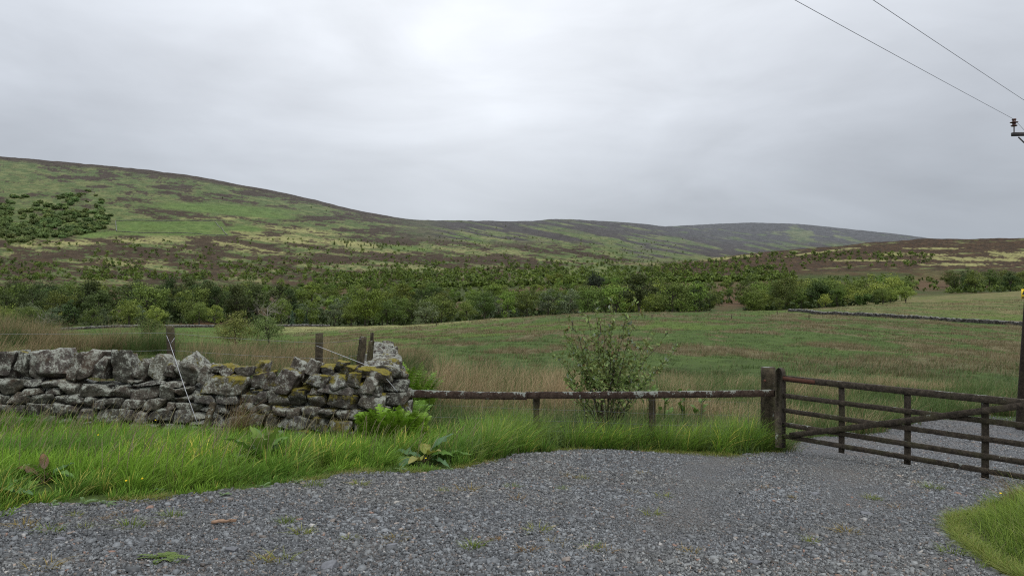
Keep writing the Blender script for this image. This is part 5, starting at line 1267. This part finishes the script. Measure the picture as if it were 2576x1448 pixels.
# saplings and scrub on the hill foot
SAP = [make_tree(1100 + i, 5.0, 2.8 + .4 * i, .2, 18, 18, 44, .31, *(BRIGHT if i != 2 else MID), ragged=.18) for i in range(4)]
SAPC = []
import bmesh
for t_, c_ in SAP:                                            # stem, twigs and leaves of a sapling stay one small mesh
    bm = bmesh.new(); bm.from_mesh(c_); bm.from_mesh(t_); me = bpy.data.meshes.new('birch_sapling'); bm.to_mesh(me); bm.free(); SAPC.append(me)
def scatter_uv(n, fn, seed, dmin=470):
    r = np.random.default_rng(seed); out = []; tries = 0
    while len(out) < n and tries < n * 8:
        tries += 1; u, v = fn(r); g = ray_ground(u, v, dmin, 4200, 500)
        if g is not None: out.append(g)
    return out
clus = lambda u, v: float(fbm2(np.array([u * .012]), np.array([v * .06]), 205, 3)[0])
def band(r):
    while True:
        u = r.uniform(-20, 2000); v = r.uniform(655, 706)
        if r.uniform() < (.15 + .9 * ((v - 655) / 51)) * (1 if clus(u, v) > .45 else .25): return u, v
def heath(r):
    while True:
        u = r.uniform(0, 1750); v = r.uniform(600, 668)
        if clus(u, v) > .52 or r.uniform() < .08: return u, v
def spur(r): u = r.uniform(1650, 2350); return u, np.interp(u, [1650, 1900, 2100, 2350], [668, 640, 634, 640]) + abs(r.normal(0, 1)) * 16
def pines(r): u = r.uniform(838, 1015); return u, 611 + (u - 838) * .05 + r.uniform(-8, 10)
BIG = scatter_uv(190, band, 31, 480)
for i, g in enumerate(BIG):
    r = np.random.default_rng(3000 + i); s = r.uniform(.75, 1.35); mk_obj('birch_sapling', SAPC[r.integers(4)], M['crown'], g[0], g[1], (s * r.uniform(.9, 1.2), s * r.uniform(.9, 1.2), s), r.uniform(0, 6), 'young birch in the scrub band at the foot of the brown hillside', 'sapling', 'birch saplings at the foot of the hill')
for i, g in enumerate(scatter_uv(60, spur, 32, 600)):
    r = np.random.default_rng(3300 + i); s = r.uniform(.5, .95); mk_obj('birch_sapling', SAPC[r.integers(4)], M['crown'], g[0], g[1], (s * 1.1, s * 1.1, s), r.uniform(0, 6), 'young birch scattered on the dark moor spur to the right', 'sapling', 'saplings on the right moor')
for i, g in enumerate(scatter_uv(46, pines, 33, 700)):
    r = np.random.default_rng(3500 + i); s = r.uniform(.8, 1.2); mk_obj('pine_sapling', SAPC[2], M['crown'], g[0], g[1], (s * .8, s * .8, s * 1.1), r.uniform(0, 6), 'young tree in the green plantation strip halfway up the hillside', 'sapling', 'plantation strip saplings')
# the rest of the scrub reads as one mass
SC = []
def low_clump(r, k, size, pal):
    d = r.normal(0, 1, (k, 3)); d /= np.linalg.norm(d, axis=1)[:, None]; p = d * size * np.array([.5, .5, .42]) * r.uniform(.5, 1.05, (k, 1)) + np.array([0, 0, size * .42])
    nrm = d + r.normal(0, .5, (k, 3)); nrm /= np.linalg.norm(nrm, axis=1)[:, None]; a = np.cross(nrm, r.normal(0, 1, (k, 3))); a /= np.linalg.norm(a, axis=1)[:, None]; b = np.cross(nrm, a); s = size * .17 * r.uniform(.7, 1.3, (k, 1))
    tone = np.clip(r.uniform() * .6 + r.uniform(0, .4, (k, 1)), 0, 1); c = np.asarray(pal[0]) * (1 - tone) + np.asarray(pal[1]) * tone
    return np.stack([p - a * s, p - b * s, p + a * s, p + b * s], 1).reshape(-1, 3), np.repeat(c, 4, 0)
def green_mass(r):
    while True:
        u = r.uniform(780, 1960); v = r.uniform(664, 735); lo = np.interp(u, [780, 1000, 1500, 1700, 1960], [690, 680, 672, 664, 672])
        if v > lo and (clus(u * 1.6, v * 1.4) > .40 or r.uniform() < .35): return u, v
r = np.random.default_rng(55); VV = []; CC = []
for g in scatter_uv(1300, band, 41, 480) + scatter_uv(1500, green_mass, 45, 480) + scatter_uv(520, heath, 42, 600) + scatter_uv(260, spur, 43, 600):
    v_, c_ = low_clump(r, 22, r.uniform(1.8, 5.0), BRIGHT if r.uniform() < .75 else MID); VV.append(v_ + g); CC.append(c_)
def midhill(r):
    u = r.uniform(1050, 1700); return u, np.interp(u, [1050, 1700], [590, 655]) + r.uniform(-25, 25)
for g in scatter_uv(150, midhill, 44, 900):
    v_, c_ = low_clump(r, 16, r.uniform(2.0, 5.0), MID); VV.append(v_ + g); CC.append(c_)
# undergrowth on the wood floor, so that no bare ground shows between the trunks
for k in range(2300):
    u = r.uniform(-80, 2650); d = r.uniform(236, 490) if u < 2250 else r.uniform(375, 480)
    if any(abs(u - a) < b and d < e_ for a, b, _, e_ in GAPS) and r.uniform() < .85: continue
    x = (u - CX) / F * d; v_, c_ = low_clump(r, 20, r.uniform(1.8, 4.2), (BRIGHT if r.uniform() < .45 else MID) if d > 330 else DARK); VV.append(v_ + np.array([x, d, Hs(x, d)])); CC.append(c_)  # nearer clumps coloured dark, painting the shaded gaps beneath the trees
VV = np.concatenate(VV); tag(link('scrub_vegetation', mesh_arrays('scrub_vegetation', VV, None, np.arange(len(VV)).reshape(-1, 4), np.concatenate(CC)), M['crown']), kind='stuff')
# gorse and juniper thickets on the left hillside
GB = []
for i in range(4):
    v_ = []; c_ = []; r = np.random.default_rng(4000 + i)
    for k in range(9):
        a, b = low_clump(r, 60, r.uniform(5.0, 8.0), ((.064, .100, .034), (.160, .222, .070))); v_.append(a + np.array([r.normal(0, 3.0), r.normal(0, 3.0), 0])); c_.append(b)
    v_ = np.concatenate(v_); GB.append(mesh_arrays('gorse_bush', v_, None, np.arange(len(v_)).reshape(-1, 4), np.concatenate(c_)))
def gorse(r):
    while True:
        u = r.uniform(-20, 285); v = r.uniform(474, 614)
        top = np.interp(u, [0, 120, 240, 285], [478, 492, 478, 545]); bot = np.interp(u, [0, 60, 150, 240, 285], [614, 612, 600, 585, 560])
        if top < v < bot and (v > 535 or clus(u * 1.5, v) > .5) and r.uniform() < .25 + .75 * (v - 474) / 140: return u, v
for i, g in enumerate(scatter_uv(270, gorse, 61, 700)):
    r = np.random.default_rng(4100 + i); s = r.uniform(.40, 1.25); mk_obj('gorse_bush', GB[i % 4], M['crown'], g[0], g[1], (s * r.uniform(.8, 1.3), s * r.uniform(.8, 1.3), s * r.uniform(.9, 1.35)), r.uniform(0, 6.28), 'dark rounded gorse bush in the thicket on the left hillside', 'bush', 'gorse thicket on the left hillside')
for u, v, lab in ((232, 566, 'dark upright tree at the right end of the hillside gorse thicket'), (215, 572, 'second dark tree just left of the thicket end'), (125, 560, 'dark rounded tree among the hillside gorse'), (18, 506, 'small dark tree standing in the upper gorse')):
    g = ray_ground(u, v + 10, 700); mk_obj('hillside_tree', V_['dark'][0][1], M['crown'], g[0], g[1], (1.1, 1.1, 1.05), u, lab, 'tree', None)
# little lone trees high on the slope
for i, (u, v) in enumerate(((783, 523), (828, 522), (821, 532), (1272, 570), (1248, 575), (1340, 600), (1718, 636), (1640, 634), (560, 500), (1160, 560))):
    g = ray_ground(u, v, 900); mk_obj('lone_tree', SAPC[2], M['crown'], g[0], g[1], (1.2, 1.2, 1.2), i, 'tiny lone tree dotted high on the open hillside', 'tree', 'lone trees on the open hill')

# ------------------------------------------------------------------ field walls seen far off
m, nt = newmat('distant_wall_stone'); n = N(nt); nn = n.noise(2.2, 4, .7, n.pos()); n2 = n.normal_z()
cc = n.mix(n.ramp(nn, [(.42, 0.0), (.58, 1.0)]), (.022, .020, .018), (.085, .080, .072)); n.out(n.principled(n.mix(n.ramp(n.math('ADD', n.math('MULTIPLY', n2, .5), nn), [(.75, 0.0), (.95, .8)]), cc, (.24, .24, .22)), .95, .1)); M['farwall'] = m
def far_wall(pts, h, thick, label, group, step, seed):
    """a long wall over the land: separate lumpy stones along the top, following the ground"""
    r = np.random.default_rng(seed); P2 = [np.asarray(p[:2], float) for p in pts]; S = [P2[0]]
    for a, b in zip(P2[:-1], P2[1:]):
        k = max(1, int(np.linalg.norm(b - a) / step)); S += [a + (b - a) * t for t in np.linspace(0, 1, k + 1)[1:]]
    S = np.array(S); T = np.gradient(S, axis=0); T /= np.linalg.norm(T, axis=1)[:, None]; Nn = np.stack([T[:, 1], -T[:, 0]], 1); z = H(S[:, 0], S[:, 1]); V = []
    for i in range(len(S)):
        hh = h * r.uniform(.82, 1.08)
        for o_, zz in ((thick, -.3), (thick * .95, hh * .45), (thick * .72, hh * .86), (thick * .3, hh), (-thick * .3, hh * r.uniform(.95, 1.02)), (-thick * .72, hh * .86), (-thick * .95, hh * .45), (-thick, -.3)):
            jj = r.normal(0, .05) * thick * 1.5; V.append([S[i, 0] + Nn[i, 0] * (o_ + jj), S[i, 1] + Nn[i, 1] * (o_ + jj), z[i] + zz])
    q = [[i * 8 + k, (i + 1) * 8 + k, (i + 1) * 8 + k + 1, i * 8 + k + 1] for i in range(len(S) - 1) for k in range(7)]
    mid = S[len(S) // 2]; c = np.array([mid[0], mid[1], Hs(*mid)]); o = link('field_wall', mesh_arrays('field_wall', np.array(V) - c, None, q), M['farwall']); o.location = c; return tag(o, label, 'stone wall', group)
far_wall([P(1985, 0, 178), P(2060, 0, 150), P(2300, 0, 128), P(2580, 0, 114), P(2800, 0, 112)], .66, .26, 'dark stone wall running across the right field below its crest', None, .35, 1)
far_wall([P(-60, 0, 203), P(230, 0, 202), P(400, 0, 203), P(540, 0, 206)], .75, .35, 'low stone wall along the far side of the green meadow at left', None, .4, 2)
far_wall([P(690, 0, 205), P(760, 0, 206), P(830, 0, 209)], .6, .3, 'short pale topped wall right of the two field trees', None, .4, 3)
for k, (pl, lab) in enumerate(((((291, 556), (430, 556), (565, 555)), 'top wall of the small green enclosure on the hillside'), (((291, 557), (293, 582)), 'short left wall of the hillside enclosure'), (((541, 559), (572, 592)), 'right wall of the hillside enclosure slanting downhill'), (((293, 583), (420, 586), (571, 592)), 'bottom wall of the hillside enclosure'))):
    pts = [ray_ground(u, v, 800) for u, v in pl]; far_wall(pts, 1.15, .6, lab, None, 1.6, 20 + k)
# little stakes in the pasture
for i, (u, v, d) in enumerate(((1406, 806, 120), (1440, 820, 100), (1622, 805, 125), (1640, 808, 122), (1840, 800, 118), (1955, 790, 150), (2035, 795, 120), (1127, 822, 170), (1098, 828, 150), (1510, 845, 72))):
    x, y = P(u, v, d)[:2]; mb = MB(); beam(mb, (0, 0, -.2), (.03, 0, .75), .11, .11, segs=4, jit=.006, seed=i, side=(1, 0, 0)); o = link('field_stake', mb.mesh('field_stake'), M['post_wood']); o.location = (x, y, Hs(x, y)); tag(o, 'tiny dark stake standing in the open pasture', 'stake', 'stakes dotted in the pasture')
# ------------------------------------------------------------------ camera, sky and light
cam = bpy.data.cameras.new('camera'); cam.sensor_width = 36; cam.lens = 36 * F / 2576; cam.clip_start = .05; cam.clip_end = 20000
co = bpy.data.objects.new('camera', cam); COL.objects.link(co); co.location = (0, 0, EYE); co.rotation_euler = (math.radians(90), 0, 0)
scene.camera = co
w = bpy.data.worlds.new('World'); scene.world = w; w.use_nodes = True; nt = w.node_tree; nt.nodes.clear(); n = N(nt)
SUN_EL, SUN_ROT = math.radians(52), math.radians(150)
sky = n.new('ShaderNodeTexSky', _sky_type='NISHITA', _sun_disc=False, _sun_elevation=SUN_EL, _sun_rotation=SUN_ROT, _air_density=1.0, _dust_density=2.0)
d = n.new('ShaderNodeTexCoord').outputs['Generated']
sep = n.new('ShaderNodeSeparateXYZ'); n.set(sep.inputs[0], d); dz = sep.outputs[2]
base = n.ramp(n.math('MULTIPLY', dz, 1.0, True), [(0.0, (.41, .46, .525)), (.08, (.525, .565, .62)), (.22, (.71, .75, .81)), (.36, (.84, .88, .94)), (1.0, (1.55, 1.60, 1.68))])
def at(u, v):
    a = Vector(((u - CX) / F, 1.0, -(v - CY) / F)); a.normalize(); return a
def glow(u, v, k0, k1):
    dp = n.new('ShaderNodeVectorMath', _operation='DOT_PRODUCT'); n.set(dp.inputs[0], d); dp.inputs[1].default_value = at(u, v)
    return n.ramp(dp.outputs['Value'], [(k0, 0.0), (k1, 1.0)])
st = n.scaled(d, (1.3, 1.3, 4.2))
c1 = n.noise(1.9, 6, .52, st, .6); c2 = n.noise(4.5, 5, .5, n.scaled(d, (1, 1, 3.0)), .5)
cl = n.math('ADD', n.math('MULTIPLY', c1, .7), n.math('MULTIPLY', c2, .3))
f = n.ramp(cl, [(.32, .86), (.50, 1.0), (.68, 1.15)])
ov = n.mix(1.0, base, f, 'MULTIPLY')
g1 = glow(1300, 120, .86, 1.0); g2 = glow(2150, 480, .90, 1.0); g3 = glow(60, 330, .90, 1.0)
ov = n.mix(n.math('MULTIPLY', g1, .42), ov, n.mix(1.0, ov, (1.45, 1.42, 1.38), 'MULTIPLY'))
ov = n.mix(n.math('MULTIPLY', g2, .68), ov, n.mix(1.0, ov, (.72, .73, .75), 'MULTIPLY'))
ov = n.mix(n.math('MULTIPLY', g3, .55), ov, n.mix(1.0, ov, (.78, .79, .81), 'MULTIPLY'))
bg1 = n.new('ShaderNodeBackground', Strength=.08); n.set(bg1.inputs[0], sky.outputs[0])
bg2 = n.new('ShaderNodeBackground', Strength=1.0); n.set(bg2.inputs[0], ov)
mx = n.new('ShaderNodeMixShader'); mx.inputs[0].default_value = .93; n.set(mx.inputs[1], bg1.outputs[0]); n.set(mx.inputs[2], bg2.outputs[0])
o = n.new('ShaderNodeOutputWorld'); n.set(o.inputs[0], mx.outputs[0])
sl = bpy.data.lights.new('sun', 'SUN'); sl.energy = 1.5; sl.angle = math.radians(25); sl.color = (1.0, .97, .93)
so = bpy.data.objects.new('sun', sl); COL.objects.link(so)
so.rotation_euler = Vector((-math.sin(SUN_ROT) * math.cos(SUN_EL), -math.cos(SUN_ROT) * math.cos(SUN_EL), -math.sin(SUN_EL))).to_track_quat('-Z', 'Y').to_euler()
scene.view_settings.view_transform = 'Standard'; scene.view_settings.look = 'None'; scene.view_settings.exposure = 0; scene.view_settings.gamma = 1
scene.cycles.max_bounces = 6; scene.cycles.transparent_max_bounces = 4; scene.cycles.diffuse_bounces = 3
scene.cycles.use_denoising = False
scene.cycles.filter_width = 1.15
